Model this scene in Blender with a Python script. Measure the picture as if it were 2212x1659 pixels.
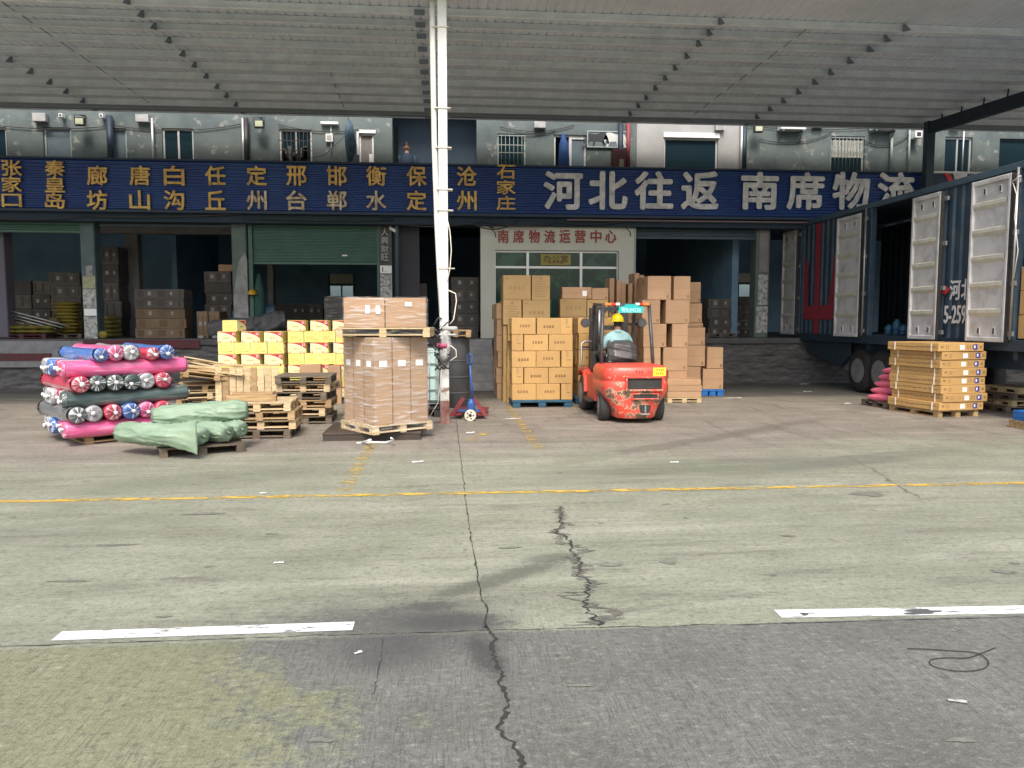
import bpy, bmesh, math, random
from mathutils import Matrix, Vector, noise
random.seed(7)
sc = bpy.context.scene
for o in list(bpy.data.objects): bpy.data.objects.remove(o)
COL = sc.collection
PI = math.pi
R = math.radians

# ---------------------------------------------------------------- camera
CAM_H, YAW, PITCH, FOC = 1.75, R(5.0), R(4.66), 1662.0
CU, CV = 1106.0, 829.5
EYE = Vector((0, 0, CAM_H))
FW = Vector((math.sin(YAW)*math.cos(PITCH), math.cos(YAW)*math.cos(PITCH), -math.sin(PITCH)))
RT = Vector((math.cos(YAW), -math.sin(YAW), 0))
UP = RT.cross(FW)
cam = bpy.data.cameras.new('camera')
cam.sensor_width = 36; cam.lens = 36*FOC/2212; cam.clip_end = 600; cam.clip_start = 0.05
camo = bpy.data.objects.new('camera', cam); COL.objects.link(camo)
camo.matrix_world = Matrix(((RT.x, UP.x, -FW.x, EYE.x), (RT.y, UP.y, -FW.y, EYE.y), (RT.z, UP.z, -FW.z, EYE.z), (0, 0, 0, 1)))
sc.camera = camo
# survey helpers: turn a measured point of the photo into a place on a known plane
def ray(u, v): return FW + RT*((u-CU)/FOC) + UP*((CV-v)/FOC)
def G(u, v, z=0.0):
    d = ray(u, v); return EYE + d*((z-EYE.z)/d.z)
def P(u, v, y):
    d = ray(u, v); return EYE + d*(y/d.y)
def PX(u, v, x):
    d = ray(u, v); return EYE + d*(x/d.x)
def camdir(deg):       # world heading of a direction given as degrees from the camera's right, towards far
    return deg - math.degrees(YAW)

# ---------------------------------------------------------------- world, sun, exposure
SUN_EL, SUN_AZ = 50.0, 186.0       # elevation; azimuth clockwise from +Y (the sun stands behind the camera)
w = bpy.data.worlds.new('World'); sc.world = w; w.use_nodes = True
nt = w.node_tree; bg = nt.nodes['Background']
sky = nt.nodes.new('ShaderNodeTexSky'); sky.sky_type = 'NISHITA'; sky.sun_disc = False
sky.sun_elevation = R(SUN_EL); sky.sun_rotation = R(SUN_AZ); sky.dust_density = 4.0; sky.air_density = 1.0
nt.links.new(sky.outputs[0], bg.inputs[0]); bg.inputs[1].default_value = 0.135
sl = bpy.data.lights.new('sun', 'SUN'); sl.energy = 1.35; sl.angle = R(16); sl.color = (1.0, 0.95, 0.86)
so = bpy.data.objects.new('sun', sl); COL.objects.link(so)
az = R(SUN_AZ); el = R(SUN_EL)
sd = Vector((math.sin(az)*math.cos(el), math.cos(az)*math.cos(el), math.sin(el)))
so.rotation_euler = (-sd).to_track_quat('-Z', 'Y').to_euler()
so.location = (-6, -20, 25)
vs = sc.view_settings
vs.view_transform = 'Standard'; vs.look = 'None'; vs.gamma = 1; vs.use_curve_mapping = False
vs.exposure = 1.0
try:
    sc.cycles.max_bounces = 8; sc.cycles.diffuse_bounces = 5; sc.cycles.transparent_max_bounces = 12
    sc.cycles.use_denoising = True; sc.cycles.sample_clamp_indirect = 6
except Exception: pass

# ---------------------------------------------------------------- materials
def s2l(c): return tuple((x/255/12.92 if x/255 <= .04045 else ((x/255+.055)/1.055)**2.4) for x in c)
MATS = {}
def mat(name, c, rough=.7, metal=0.0, c2=None, ns=4.0, lo=.35, hi=.65, bump=0.0, bs=30.0, rnd=0.0, coat=0.0, stretch=(1, 1, 1), spec=.5, detail=6, alpha=None):
    """c, c2: linear base colours; c2 mixed in by a noise; rnd: brightness varies from object to object"""
    if name in MATS: return MATS[name]
    m = bpy.data.materials.new(name); m.use_nodes = True; MATS[name] = m
    t = m.node_tree; N = t.nodes; L = t.links; b = N['Principled BSDF']
    b.inputs['Roughness'].default_value = rough; b.inputs['Metallic'].default_value = metal
    b.inputs['Specular IOR Level'].default_value = spec
    if coat: b.inputs['Coat Weight'].default_value = coat; b.inputs['Coat Roughness'].default_value = .15
    b.inputs['Base Color'].default_value = (*c, 1)
    tc = N.new('ShaderNodeTexCoord'); mp = N.new('ShaderNodeMapping'); mp.inputs['Scale'].default_value = stretch
    L.new(tc.outputs['Object'], mp.inputs[0])
    oi = N.new('ShaderNodeObjectInfo')
    va = N.new('ShaderNodeVectorMath'); va.operation = 'ADD'
    sc3 = N.new('ShaderNodeVectorMath'); sc3.operation = 'SCALE'; sc3.inputs['Scale'].default_value = 37.0
    cb = N.new('ShaderNodeCombineXYZ')
    for k in range(3): L.new(oi.outputs['Random'], cb.inputs[k])
    L.new(cb.outputs[0], sc3.inputs[0]); L.new(mp.outputs[0], va.inputs[0]); L.new(sc3.outputs[0], va.inputs[1])
    out = None
    if c2 is not None:
        n = N.new('ShaderNodeTexNoise'); n.inputs['Scale'].default_value = ns; n.inputs['Detail'].default_value = detail; n.inputs['Roughness'].default_value = .6
        L.new(va.outputs[0], n.inputs['Vector'])
        r = N.new('ShaderNodeMapRange'); r.inputs['From Min'].default_value = lo; r.inputs['From Max'].default_value = hi
        L.new(n.outputs['Fac'], r.inputs['Value'])
        mx = N.new('ShaderNodeMix'); mx.data_type = 'RGBA'; mx.inputs[6].default_value = (*c, 1); mx.inputs[7].default_value = (*c2, 1)
        L.new(r.outputs[0], mx.inputs[0]); out = mx.outputs[2]
    if rnd:
        h = N.new('ShaderNodeHueSaturation')
        r2 = N.new('ShaderNodeMapRange'); r2.inputs['To Min'].default_value = 1-rnd; r2.inputs['To Max'].default_value = 1+rnd
        L.new(oi.outputs['Random'], r2.inputs['Value']); L.new(r2.outputs[0], h.inputs['Value'])
        if out is not None: L.new(out, h.inputs['Color'])
        else: h.inputs['Color'].default_value = (*c, 1)
        out = h.outputs[0]
    if out is not None: L.new(out, b.inputs['Base Color'])
    if bump:
        n2 = N.new('ShaderNodeTexNoise'); n2.inputs['Scale'].default_value = bs; n2.inputs['Detail'].default_value = 5
        L.new(va.outputs[0], n2.inputs['Vector'])
        bp = N.new('ShaderNodeBump'); bp.inputs['Strength'].default_value = bump; bp.inputs['Distance'].default_value = .02
        L.new(n2.outputs['Fac'], bp.inputs['Height']); L.new(bp.outputs[0], b.inputs['Normal'])
    if alpha is not None: b.inputs['Alpha'].default_value = alpha
    return m
WOOD = mat('wood', (.47, .33, .17), .8, c2=(.30, .19, .09), ns=3, stretch=(1, 9, 9), bump=.3, bs=40, rnd=.22)
WOODL = mat('wood_pale', (.66, .53, .33), .8, c2=(.46, .33, .17), ns=3, stretch=(1, 9, 9), bump=.3, bs=40, rnd=.12)
WOODD = mat('wood_weathered', (.20, .155, .11), .9, c2=(.10, .08, .06), ns=4, stretch=(1, 7, 7), bump=.4, bs=40, rnd=.25)
GOLD = mat('carton_golden', (.52, .32, .115), .75, c2=(.46, .275, .105), ns=2.5, bump=.08, bs=12, rnd=.09)
KRAFT = mat('carton_brown', (.43, .27, .155), .78, c2=(.37, .23, .13), ns=2.5, bump=.08, bs=12, rnd=.10)
OCHRE = mat('carton_ochre', (.40, .27, .11), .78, c2=(.35, .23, .10), ns=2.5, bump=.08, bs=12, rnd=.08)
TALLK = mat('carton_tall', (.40, .265, .16), .78, c2=(.35, .23, .14), ns=2.0, bump=.08, bs=12, rnd=.06)
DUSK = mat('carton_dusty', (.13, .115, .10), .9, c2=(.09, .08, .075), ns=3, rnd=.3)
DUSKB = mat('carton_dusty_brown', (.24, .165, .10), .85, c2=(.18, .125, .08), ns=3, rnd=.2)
TAPE = mat('packing_tape', (.40, .26, .12), .3)
INK = mat('print_ink', (.12, .055, .02), .7)
INKL = mat('print_ink_faded', (.25, .15, .07), .7)
PAPER = mat('paper_white', (.82, .82, .80), .7)
YEL = mat('carton_yellow', (.86, .78, .25), .6, c2=(.82, .73, .22), ns=2, rnd=.05)
YELD = mat('carton_yellow_print', (.50, .45, .10), .6)
CREAM = mat('carton_cream', (.86, .79, .42), .6)
REDP = mat('carton_red_print', (.50, .035, .04), .55)
BLACK = mat('black_rubber', (.022, .022, .023), .8, c2=(.04, .038, .036), ns=6)
DARK = mat('dark_steel', (.035, .037, .04), .5, .3, c2=(.06, .055, .05), ns=8)
STEEL = mat('galvanised_steel', (.45, .46, .47), .4, .7, c2=(.32, .32, .32), ns=6)
CHROME = mat('bright_steel', (.7, .7, .7), .2, .9)
GREYM = mat('grey_paint', (.22, .23, .24), .6, c2=(.16, .165, .17), ns=5)
WHITEP = mat('white_paint', (.80, .80, .77), .55, c2=(.62, .62, .58), ns=5, lo=.5, hi=.8)
NAVYST = mat('navy_steel', (.018, .034, .055), .55, .1, c2=(.03, .05, .07), ns=4)
GLASS = mat('dark_glass', (.012, .03, .04), .08, 0.0, spec=.8)
VOID = mat('dark_interior', (.015, .03, .045), .85, c2=(.025, .035, .055), ns=1)
BLUEP = mat('blue_plastic', (.01, .16, .50), .45, c2=(.02, .12, .36), ns=5)
TEALP = mat('teal_plastic', (.02, .11, .17), .5, c2=(.02, .07, .12), ns=5)
STRING = mat('string_white', (.75, .70, .60), .8)

# ---------------------------------------------------------------- mesh builder
class M:
    def __init__(s, T=None): s.v = []; s.f = []; s.mi = []; s.sm = []; s.T = T or Matrix()
    def add(s, vs, fs, mi=0, smooth=False):
        k = len(s.v); s.v += [s.T @ Vector(v) for v in vs]
        for f in fs: s.f.append([k+i for i in f]); s.mi.append(mi); s.sm.append(smooth)
        return s
    def box(s, cx, cy, cz, sx, sy, sz, mi=0, rz=0.0, bev=0.0, mx=None, dent=0.0, rd=None):
        hx, hy, hz = sx/2, sy/2, sz/2
        A = (Matrix.Translation((cx, cy, cz)) @ Matrix.Rotation(rz, 4, 'Z')) if mx is None else Matrix.Translation((cx, cy, cz)) @ mx
        if bev <= 0:
            vs = [(x*hx, y*hy, z*hz) for x in (-1, 1) for y in (-1, 1) for z in (-1, 1)]
            fs = [(0, 1, 3, 2), (4, 6, 7, 5), (0, 4, 5, 1), (2, 3, 7, 6), (0, 2, 6, 4), (1, 5, 7, 3)]
        else:
            h = (hx, hy, hz); vs = []; ix = {}
            for c in [(x, y, z) for x in (-1, 1) for y in (-1, 1) for z in (-1, 1)]:
                for a in range(3):
                    ix[c, a] = len(vs); vs.append(tuple(c[k]*(h[k] if k == a else h[k]-bev) for k in range(3)))
            if dent:
                for c in [(x, y, z) for x in (-1, 1) for y in (-1, 1) for z in (-1, 1)]:
                    dv_ = [-c[0]*rd.uniform(0, dent), -c[1]*rd.uniform(0, dent), rd.uniform(-dent, 0) if c[2] > 0 else 0]
                    for a in range(3): p_ = vs[ix[c, a]]; vs[ix[c, a]] = tuple(p_[k]+dv_[k] for k in range(3))
            fs = []
            for a in range(3):
                b, c = (a+1) % 3, (a+2) % 3
                def cr(sa, sb, s_c):
                    t = [0, 0, 0]; t[a] = sa; t[b] = sb; t[c] = s_c; return tuple(t)
                for sa in (-1, 1):
                    q = [ix[cr(sa, i, j), a] for i, j in ((-1, -1), (1, -1), (1, 1), (-1, 1))]
                    fs.append(q if sa > 0 else q[::-1])
                for i in (-1, 1):
                    for j in (-1, 1):
                        fs.append([ix[cr(-1, i, j), b], ix[cr(1, i, j), b], ix[cr(1, i, j), c], ix[cr(-1, i, j), c]])
            for c in [(x, y, z) for x in (-1, 1) for y in (-1, 1) for z in (-1, 1)]: fs.append([ix[c, 0], ix[c, 1], ix[c, 2]])
        return s.add([A @ Vector(v) for v in vs], fs, mi)
    def bb(s, x0, x1, y0, y1, z0, z1, mi=0, bev=0.0):
        return s.box((x0+x1)/2, (y0+y1)/2, (z0+z1)/2, abs(x1-x0), abs(y1-y0), abs(z1-z0), mi, 0, bev)
    def beam(s, p0, p1, wx, wz, mi=0):       # rectangular bar between two points
        p0, p1 = Vector(p0), Vector(p1); d = p1-p0
        q = d.to_track_quat('Y', 'Z').to_matrix().to_4x4()
        c = (p0+p1)/2
        return s.box(c.x, c.y, c.z, wx, d.length, wz, mi, mx=q)
    def tube(s, pts, r, mi=0, n=8, cap=True, smooth=True):
        pts = [Vector(p) for p in pts]; k = len(pts); rs = r if isinstance(r, (list, tuple)) else [r]*k
        vs = []; fs = []; ref = None
        for i, p in enumerate(pts):
            d = (pts[min(i+1, k-1)]-pts[max(i-1, 0)]).normalized()
            if ref is None:
                ref = Vector((0, 0, 1)) if abs(d.z) < .9 else Vector((1, 0, 0))
            a = d.cross(ref); a = a.normalized() if a.length > 1e-6 else d.orthogonal().normalized()
            b = d.cross(a).normalized(); ref = a.cross(d)
            for j in range(n):
                t = 2*PI*j/n; vs.append(p+(a*math.cos(t)+b*math.sin(t))*rs[i])
        for i in range(k-1):
            for j in range(n): fs.append((i*n+j, i*n+(j+1) % n, (i+1)*n+(j+1) % n, (i+1)*n+j))
        s.add(vs, fs, mi, smooth)
        if cap:
            o = len(s.v)-len(vs)
            s.f.append([o+j for j in range(n)]); s.mi.append(mi); s.sm.append(False)
            s.f.append([o+(k-1)*n+j for j in range(n)]); s.mi.append(mi); s.sm.append(False)
        return s
    def cyl(s, p0, p1, r, mi=0, n=16, r2=None): return s.tube([p0, p1], [r, r if r2 is None else r2], mi, n)
    def prism(s, poly, y0, y1, mi=0):        # polygon in x-z pushed along y
        n = len(poly); vs = [(x, y0, z) for x, z in poly]+[(x, y1, z) for x, z in poly]
        fs = [list(range(n)), list(range(n, 2*n))[::-1]]+[(i, (i+1) % n, n+(i+1) % n, n+i) for i in range(n)]
        return s.add(vs, fs, mi)
    def quad(s, a, b, c, d, mi=0): return s.add([a, b, c, d], [(0, 1, 2, 3)], mi)
    def grid(s, fn, nu, nv, mi=0, smooth=True, close=False):
        vs = [fn(i/nu, j/nv) for i in range(nu+1) for j in range(nv+1)]
        fs = [(i*(nv+1)+j, (i+1)*(nv+1)+j, (i+1)*(nv+1)+j+1, i*(nv+1)+j+1) for i in range(nu) for j in range(nv)]
        return s.add(vs, fs, mi, smooth)
    def text(s, body, x, y, z, wd, h, depth=.002, mi=0, bold=0.0, mx=None):   # lettering facing -Y, centred at x,y,z
        vs, fs = glyphs(body, 0.0, depth > 0)
        xs = [v[0] for v in vs]; ys = [v[1] for v in vs]
        x0, x1, y0, y1 = min(xs), max(xs), min(ys), max(ys)
        A = Matrix.Translation((x, y, z)) @ (mx or Matrix())
        k = min(wd, h); bo = bold*k; wd -= 2*bo; h -= 2*bo
        sh = [(0, 0)] if bold <= 0 else [(0, 0), (-bo, 0), (bo, 0), (0, -bo), (0, bo), (-bo*.7, -bo*.7), (bo*.7, bo*.7), (-bo*.7, bo*.7), (bo*.7, -bo*.7)]
        for i, (ox, oz) in enumerate(sh):
            e = depth*.012*i+.00015*i
            s.add([A @ Vector(((a-(x0+x1)/2)/(x1-x0)*wd+ox, -c*depth+(e if c > 0 else -e), (b-(y0+y1)/2)/(y1-y0)*h+oz)) for a, b, c in vs], fs, mi)
        return s
    def build(s, name, mats, parent=None, loc=None, rz=0.0, recalc=True):
        me = s.mesh(name, mats, recalc); return put(name, me, parent, loc, rz)
    def mesh(s, name, mats, recalc=True):
        me = bpy.data.meshes.new(name); me.from_pydata(s.v, [], s.f)
        for m in (mats if isinstance(mats, (list, tuple)) else [mats]): me.materials.append(m)
        me.polygons.foreach_set('material_index', s.mi); me.polygons.foreach_set('use_smooth', s.sm)
        if recalc:
            b = bmesh.new(); b.from_mesh(me); bmesh.ops.recalc_face_normals(b, faces=b.faces); b.to_mesh(me); b.free()
        me.update(); return me
def put(name, me, parent=None, loc=None, rz=0.0):
    o = bpy.data.objects.new(name, me); COL.objects.link(o)
    if parent: o.parent = parent
    if loc is not None: o.location = loc
    o.rotation_euler.z = rz
    return o
GLY = {}
def glyphs(body, bold, solid):
    k = (body, bold, solid)
    if k in GLY: return GLY[k]
    c = bpy.data.curves.new('lettering', 'FONT'); c.body = body; c.resolution_u = 3; c.offset = bold
    c.extrude = .5 if solid else 0.0
    o = bpy.data.objects.new('lettering', c); COL.objects.link(o)
    dg = bpy.context.evaluated_depsgraph_get(); dg.update()
    me = bpy.data.meshes.new_from_object(o.evaluated_get(dg))
    vs = [(v.co.x, v.co.y, v.co.z) for v in me.vertices]; fs = [list(p.vertices) for p in me.polygons]
    bpy.data.objects.remove(o); bpy.data.meshes.remove(me); bpy.data.curves.remove(c)
    GLY[k] = (vs, fs); return GLY[k]
def tag(o, label, cat, group=None, kind=None):
    o['label'] = label; o['category'] = cat
    if group: o['group'] = group
    if kind: o['kind'] = kind
    return o
def struct(o, label=None):
    o['kind'] = 'structure'
    if label: o['label'] = label
    return o
def empty(name, loc, rz=0.0):
    o = bpy.data.objects.new(name, None); COL.objects.link(o); o.location = loc; o.rotation_euler.z = rz; o.empty_display_size = .2
    return o
def copy_tree(o, parent=None):
    c = o.copy(); COL.objects.link(c)
    if parent: c.parent = parent
    for ch in list(o.children): copy_tree(ch, c)
    return c
ORD = ['zeroth', 'first', 'second', 'third', 'fourth', 'fifth', 'sixth', 'seventh', 'eighth', 'ninth', 'tenth', 'eleventh', 'twelfth']
def rot2(x, y, a): return x*math.cos(a)-y*math.sin(a), x*math.sin(a)+y*math.cos(a)

# ---------------------------------------------------------------- ground
def ground_mat():
    m = bpy.data.materials.new('worn_concrete'); m.use_nodes = True; t = m.node_tree; N = t.nodes; L = t.links; b = N['Principled BSDF']
    def noise(scale, vec, detail=6, rough=.6, dist=0.0):
        n = N.new('ShaderNodeTexNoise'); n.inputs['Scale'].default_value = scale; n.inputs['Detail'].default_value = detail
        n.inputs['Roughness'].default_value = rough; n.inputs['Distortion'].default_value = dist; L.new(vec, n.inputs['Vector']); return n.outputs['Fac']
    def rng(x, a, b_, lo=0.0, hi=1.0):
        r = N.new('ShaderNodeMapRange'); r.inputs[1].default_value = a; r.inputs[2].default_value = b_; r.inputs[3].default_value = lo; r.inputs[4].default_value = hi
        L.new(x, r.inputs[0]); return r.outputs[0]
    def mix(f, a, b_, mode='MIX'):
        x = N.new('ShaderNodeMix'); x.data_type = 'RGBA'; x.blend_type = mode
        if hasattr(f, 'links'): L.new(f, x.inputs[0])
        else: x.inputs[0].default_value = f
        for i, q in ((6, a), (7, b_)):
            if hasattr(q, 'links'): L.new(q, x.inputs[i])
            else: x.inputs[i].default_value = (*q, 1)
        return x.outputs[2]
    def math_(op, a, b_):
        x = N.new('ShaderNodeMath'); x.operation = op
        for i, q in ((0, a), (1, b_)):
            if hasattr(q, 'links'): L.new(q, x.inputs[i])
            else: x.inputs[i].default_value = q
        return x.outputs[0]
    g = N.new('ShaderNodeNewGeometry'); pos = g.outputs['Position']
    def mapped(sx, sy, rz=0):
        q = N.new('ShaderNodeMapping'); q.inputs['Scale'].default_value = (sx, sy, 1); q.inputs['Rotation'].default_value = (0, 0, rz); L.new(pos, q.inputs[0]); return q.outputs[0]
    sp = N.new('ShaderNodeSeparateXYZ'); L.new(pos, sp.inputs[0]); X, Y = sp.outputs[0], sp.outputs[1]
    n_big = noise(.35, pos, 5, .6, .4); n_mid = noise(1.3, pos, 6, .65); n_fine = noise(45, pos, 4, .7); n_grit = noise(130, pos, 3, .7); n_agg = noise(17, mapped(1, 1.6), 6, .75)
    n_str = noise(1.0, mapped(.35, 2.4, R(-4)), 7, .65, .6); n_str2 = noise(1.0, mapped(.9, 6.5, R(7)), 6, .7, .8)
    n_arc = noise(1.0, mapped(2.6, .5, R(50)), 5, .6, 1.2)
    wob = math_('MULTIPLY', math_('SUBTRACT', n_big, .5), 5.0); Yw = math_('ADD', Y, wob)
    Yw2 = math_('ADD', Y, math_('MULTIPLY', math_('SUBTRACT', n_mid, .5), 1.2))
    # upper slab: pale green-grey cement, browner further in where goods are handled
    up = mix(rng(n_mid, .35, .7), (.255, .268, .185), (.345, .35, .26))
    far = mix(rng(n_mid, .35, .7), (.235, .205, .17), (.32, .275, .235))
    col = mix(rng(Yw, 9.3, 11.2), up, far)
    col = mix(rng(Yw2, 16.9, 17.5), col, (.085, .083, .078))  # shade deep under the canopy, painted into the slab colour
    col = mix(math_('MULTIPLY', rng(n_str, .50, .68), .62), col, (.17, .165, .12))
    col = mix(math_('MULTIPLY', rng(n_str2, .53, .68), .62), col, (.13, .125, .10))
    col = mix(math_('MULTIPLY', math_('MULTIPLY', rng(n_arc, .52, .66), rng(Y, 9.0, 12.0)), .62), col, (.135, .115, .095))
    col = mix(math_('MULTIPLY', rng(n_str, .30, .45, 1, 0), .5), col, (.50, .49, .40))
    # lower slab: grey broom-finished concrete, greener and smoother to the left
    n_bro = noise(1.0, mapped(95, 4.5, R(-2)), 4, .7, .3); n_bro2 = noise(1.0, mapped(150, 9, R(-2)), 3, .6)
    lowg = mix(rng(n_mid, .3, .7), (.112, .113, .094), (.205, .206, .178))
    lowl = mix(rng(n_mid, .3, .7), (.195, .20, .11), (.27, .275, .165))
    edge = math_('ADD', math_('MULTIPLY', X, 1.0), math_('ADD', math_('MULTIPLY', math_('SUBTRACT', n_big, .5), 6.0), math_('MULTIPLY', Y, .42)))
    edge2 = math_('ADD', edge, math_('ADD', math_('MULTIPLY', math_('SUBTRACT', n_agg, .5), 1.6), math_('MULTIPLY', math_('SUBTRACT', n_mid, .5), 3.5)))
    low = mix(rng(edge2, .35, .75), lowl, lowg)
    broom = math_('MULTIPLY', math_('MULTIPLY', math_('MAXIMUM', rng(n_bro, .52, .66), rng(n_bro2, .6, .72)), rng(n_mid, .28, .60)), .55)
    low = mix(broom, low, (.042, .042, .04))
    fray = math_('ADD', Y, math_('MULTIPLY', math_('SUBTRACT', n_fine, .5), .05))
    ground = mix(rng(fray, YJ-.01, YJ+.01), low, col)
    # damp patch and oil along the joint, general speckle
    dx = math_('MULTIPLY', math_('ADD', X, .35), .75); dy = math_('MULTIPLY', math_('SUBTRACT', Y, YJ+.2), 1.5)
    rr = math_('SQRT', math_('ADD', math_('MULTIPLY', dx, dx), math_('MULTIPLY', dy, dy)), 0)
    rr = math_('ADD', rr, math_('MULTIPLY', math_('SUBTRACT', n_mid, .5), 1.6))
    ground = mix(math_('MULTIPLY', rng(rr, .15, .85, 1, 0), .8), ground, (.07, .07, .068))
    ground = mix(math_('MULTIPLY', rng(n_fine, .55, .70), .6), ground, (.09, .09, .08))
    ground = mix(math_('MULTIPLY', rng(n_fine, .28, .42, 1, 0), .4), ground, (.46, .45, .40))
    ground = mix(math_('MULTIPLY', rng(n_grit, .53, .66), .7), ground, (.05, .048, .042))
    ground = mix(math_('MULTIPLY', rng(n_grit, .30, .42, 1, 0), .45), ground, (.42, .41, .36))
    ground = mix(math_('MULTIPLY', rng(n_agg, .52, .68), .68), ground, (.065, .063, .052))
    ground = mix(math_('MULTIPLY', rng(n_agg, .30, .45, 1, 0), .42), ground, (.47, .47, .37))
    def ell(u0, v0, u1, v1, wd, amt, c_, rough=1.0, src=None):      # a stain of its own shape between two places on the slab
        a, c = G(u0, v0), G(u1, v1); m0 = (a+c)/2; d = c-a
        q = N.new('ShaderNodeMapping'); q.vector_type = 'TEXTURE'; q.inputs['Location'].default_value = (m0.x, m0.y, 0); q.inputs['Rotation'].default_value = (0, 0, math.atan2(d.y, d.x)); q.inputs['Scale'].default_value = (d.length/2, wd, 1)
        L.new(pos, q.inputs[0]); ln = N.new('ShaderNodeVectorMath'); ln.operation = 'LENGTH'; L.new(q.outputs[0], ln.inputs[0])
        return mix(math_('MULTIPLY', rng(math_('ADD', ln.outputs['Value'], math_('MULTIPLY', math_('SUBTRACT', src or n_agg, .5), 3.2*rough)), .55, 1.05, 1, 0), amt), ground, c_)
    ground = ell(830, 1345, 1120, 1340, .16, .75, (.06, .06, .058)); ground = ell(860, 1312, 1010, 1305, .10, .7, (.06, .06, .058))
    ground = ell(880, 1308, 1250, 1200, .13, .7, (.085, .085, .065)); ground = ell(1120, 1215, 1260, 1195, .12, .6, (.09, .09, .07))
    ground = ell(1020, 1370, 1085, 1470, .10, .75, (.05, .05, .048)); ground = ell(700, 1420, 960, 1400, .25, .6, (.07, .07, .068))
    ground = ell(1150, 1030, 1900, 985, .5, .45, (.11, .115, .085), 1.2); ground = ell(1230, 1000, 1800, 900, .25, .5, (.10, .085, .07), 1.2, n_str); ground = ell(1500, 1040, 2150, 960, .35, .45, (.11, .11, .085), 1.2, n_str)
    ground = ell(100, 1060, 800, 1010, .5, .4, (.12, .125, .095), 1.2, n_str); ground = ell(-100, 1170, 500, 1120, .5, .35, (.13, .135, .095), 1.2, n_str)
    n_spot = noise(5.0, mapped(1, 1.5), 3, .5)
    ground = mix(math_('MULTIPLY', rng(n_spot, .69, .72), .7), ground, (.09, .09, .075))
    L.new(ground, b.inputs['Base Color']); b.inputs['Roughness'].default_value = .78
    bp = N.new('ShaderNodeBump'); bp.inputs['Strength'].default_value = .45; bp.inputs['Distance'].default_value = .01
    hgt = math_('SUBTRACT', math_('ADD', n_fine, math_('MULTIPLY', n_mid, .8)), math_('MULTIPLY', broom, 1.5))
    L.new(hgt, bp.inputs['Height']); L.new(bp.outputs[0], b.inputs['Normal'])
    return m
YJ = (G(0, 1395).y+G(2212, 1335).y)/2
gm = M(); gm.quad((-220, -150, 0), (220, -150, 0), (220, 250, 0), (-220, 250, 0))
struct(gm.build('ground', ground_mat()))
YPAINT = mat('worn_yellow_paint', (.62, .40, .06), .7)
def worn(name, c, under, thr):     # paint with bare patches: the bare patches are cut out
    m = mat(name, c, .7, c2=tuple(x*.75 for x in c), ns=7)
    t = m.node_tree; N = t.nodes; L = t.links
    n = N.new('ShaderNodeTexNoise'); n.inputs['Scale'].default_value = 9; n.inputs['Detail'].default_value = 7; n.inputs['Roughness'].default_value = .7
    g = N.new('ShaderNodeNewGeometry'); q = N.new('ShaderNodeMapping'); q.inputs['Scale'].default_value = (.45, 1.6, 1); L.new(g.outputs['Position'], q.inputs[0]); L.new(q.outputs[0], n.inputs['Vector'])
    r = N.new('ShaderNodeMapRange'); r.inputs[1].default_value = thr-.03; r.inputs[2].default_value = thr+.03; L.new(n.outputs['Fac'], r.inputs[0])
    L.new(r.outputs[0], N['Principled BSDF'].inputs['Alpha']); return m
YW = worn('yellow_line_paint', (.70, .45, .07), None, .49)
YW2 = worn('faded_yellow_line_paint', (.60, .42, .10), None, .535)
WW = worn('white_line_paint', (.80, .80, .79), None, .41)
def strip(name, a, b, wd, m, z=.004, n=1):
    a = Vector((a.x, a.y, z)); b = Vector((b.x, b.y, z)); d = (b-a).normalized(); s = Vector((-d.y, d.x, 0))*wd/2
    q = M(); q.quad(a-s, b-s, b+s, a+s); return struct(q.build(name, m))
strip('yellow_road_line', G(-500, 1093), G(2700, 1035), .105, YW)
strip('yellow_road_line', G(822, 930), G(742, 1062), .16, YW2)
strip('yellow_road_line', G(1098, 878), G(1167, 972), .16, YW2)
strip('yellow_road_line', G(1012, 952), G(1055, 934), .12, YW2)
strip('white_road_line', G(122, 1375), G(764, 1353), .125, WW)
strip('white_road_line', G(1680, 1327), G(2420, 1314), .125, WW)
CRK = mat('crack_dark', (.035, .035, .03), .9)
CRKG = mat('crack_rubble', (.10, .10, .08), .95, c2=(.20, .19, .15), ns=14, bump=.8, bs=50)
def crack(name, pts, w0, w1, m, z=.003, seed=1, jag=.35):
    rd = random.Random(seed); q = M(); P_ = []
    for i in range(len(pts)-1):
        a, b = pts[i], pts[i+1]; n = max(2, int((b-a).length/.022))
        for k in range(n):
            P_.append(a+(b-a)*(k/n))
    P_.append(pts[-1]); n = len(P_); vs = []
    for i, p in enumerate(P_):
        d = (P_[min(i+1, n-1)]-P_[max(i-1, 0)]).normalized(); s = Vector((-d.y, d.x, 0)); wd = w0+(w1-w0)*i/n
        c = p+s*rd.uniform(-1, 1)*wd*jag
        c = c+s*(w0+w1)*.9*noise.noise(Vector((i*.09, seed, 0))); wv_ = (.35+1.2*abs(noise.noise(Vector((i*.13, seed*3.3, 1.5)))))*(1 if rd.random() > .06 else .15)
        wl, wr = wd*wv_*rd.uniform(.15, .8), wd*wv_*rd.uniform(.15, .8)
        vs += [(*(c-s*wl).xy, z), (*(c+s*wr).xy, z)]
    q.add(vs, [(2*i, 2*i+2, 2*i+3, 2*i+1) for i in range(n-1)]); return struct(q.build(name, m))
crack('ground_joint', [G(985, 905), G(1012, 1130), G(1035, 1260), G(1056, 1358)], .012, .014, CRK, seed=3, jag=.2)
crack('ground_crack', [G(1052, 1352), G(1072, 1400), G(1082, 1480), G(1098, 1580), G(1116, 1680), G(1140, 1850)], .026, .042, CRK, seed=4, jag=.5)
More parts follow.
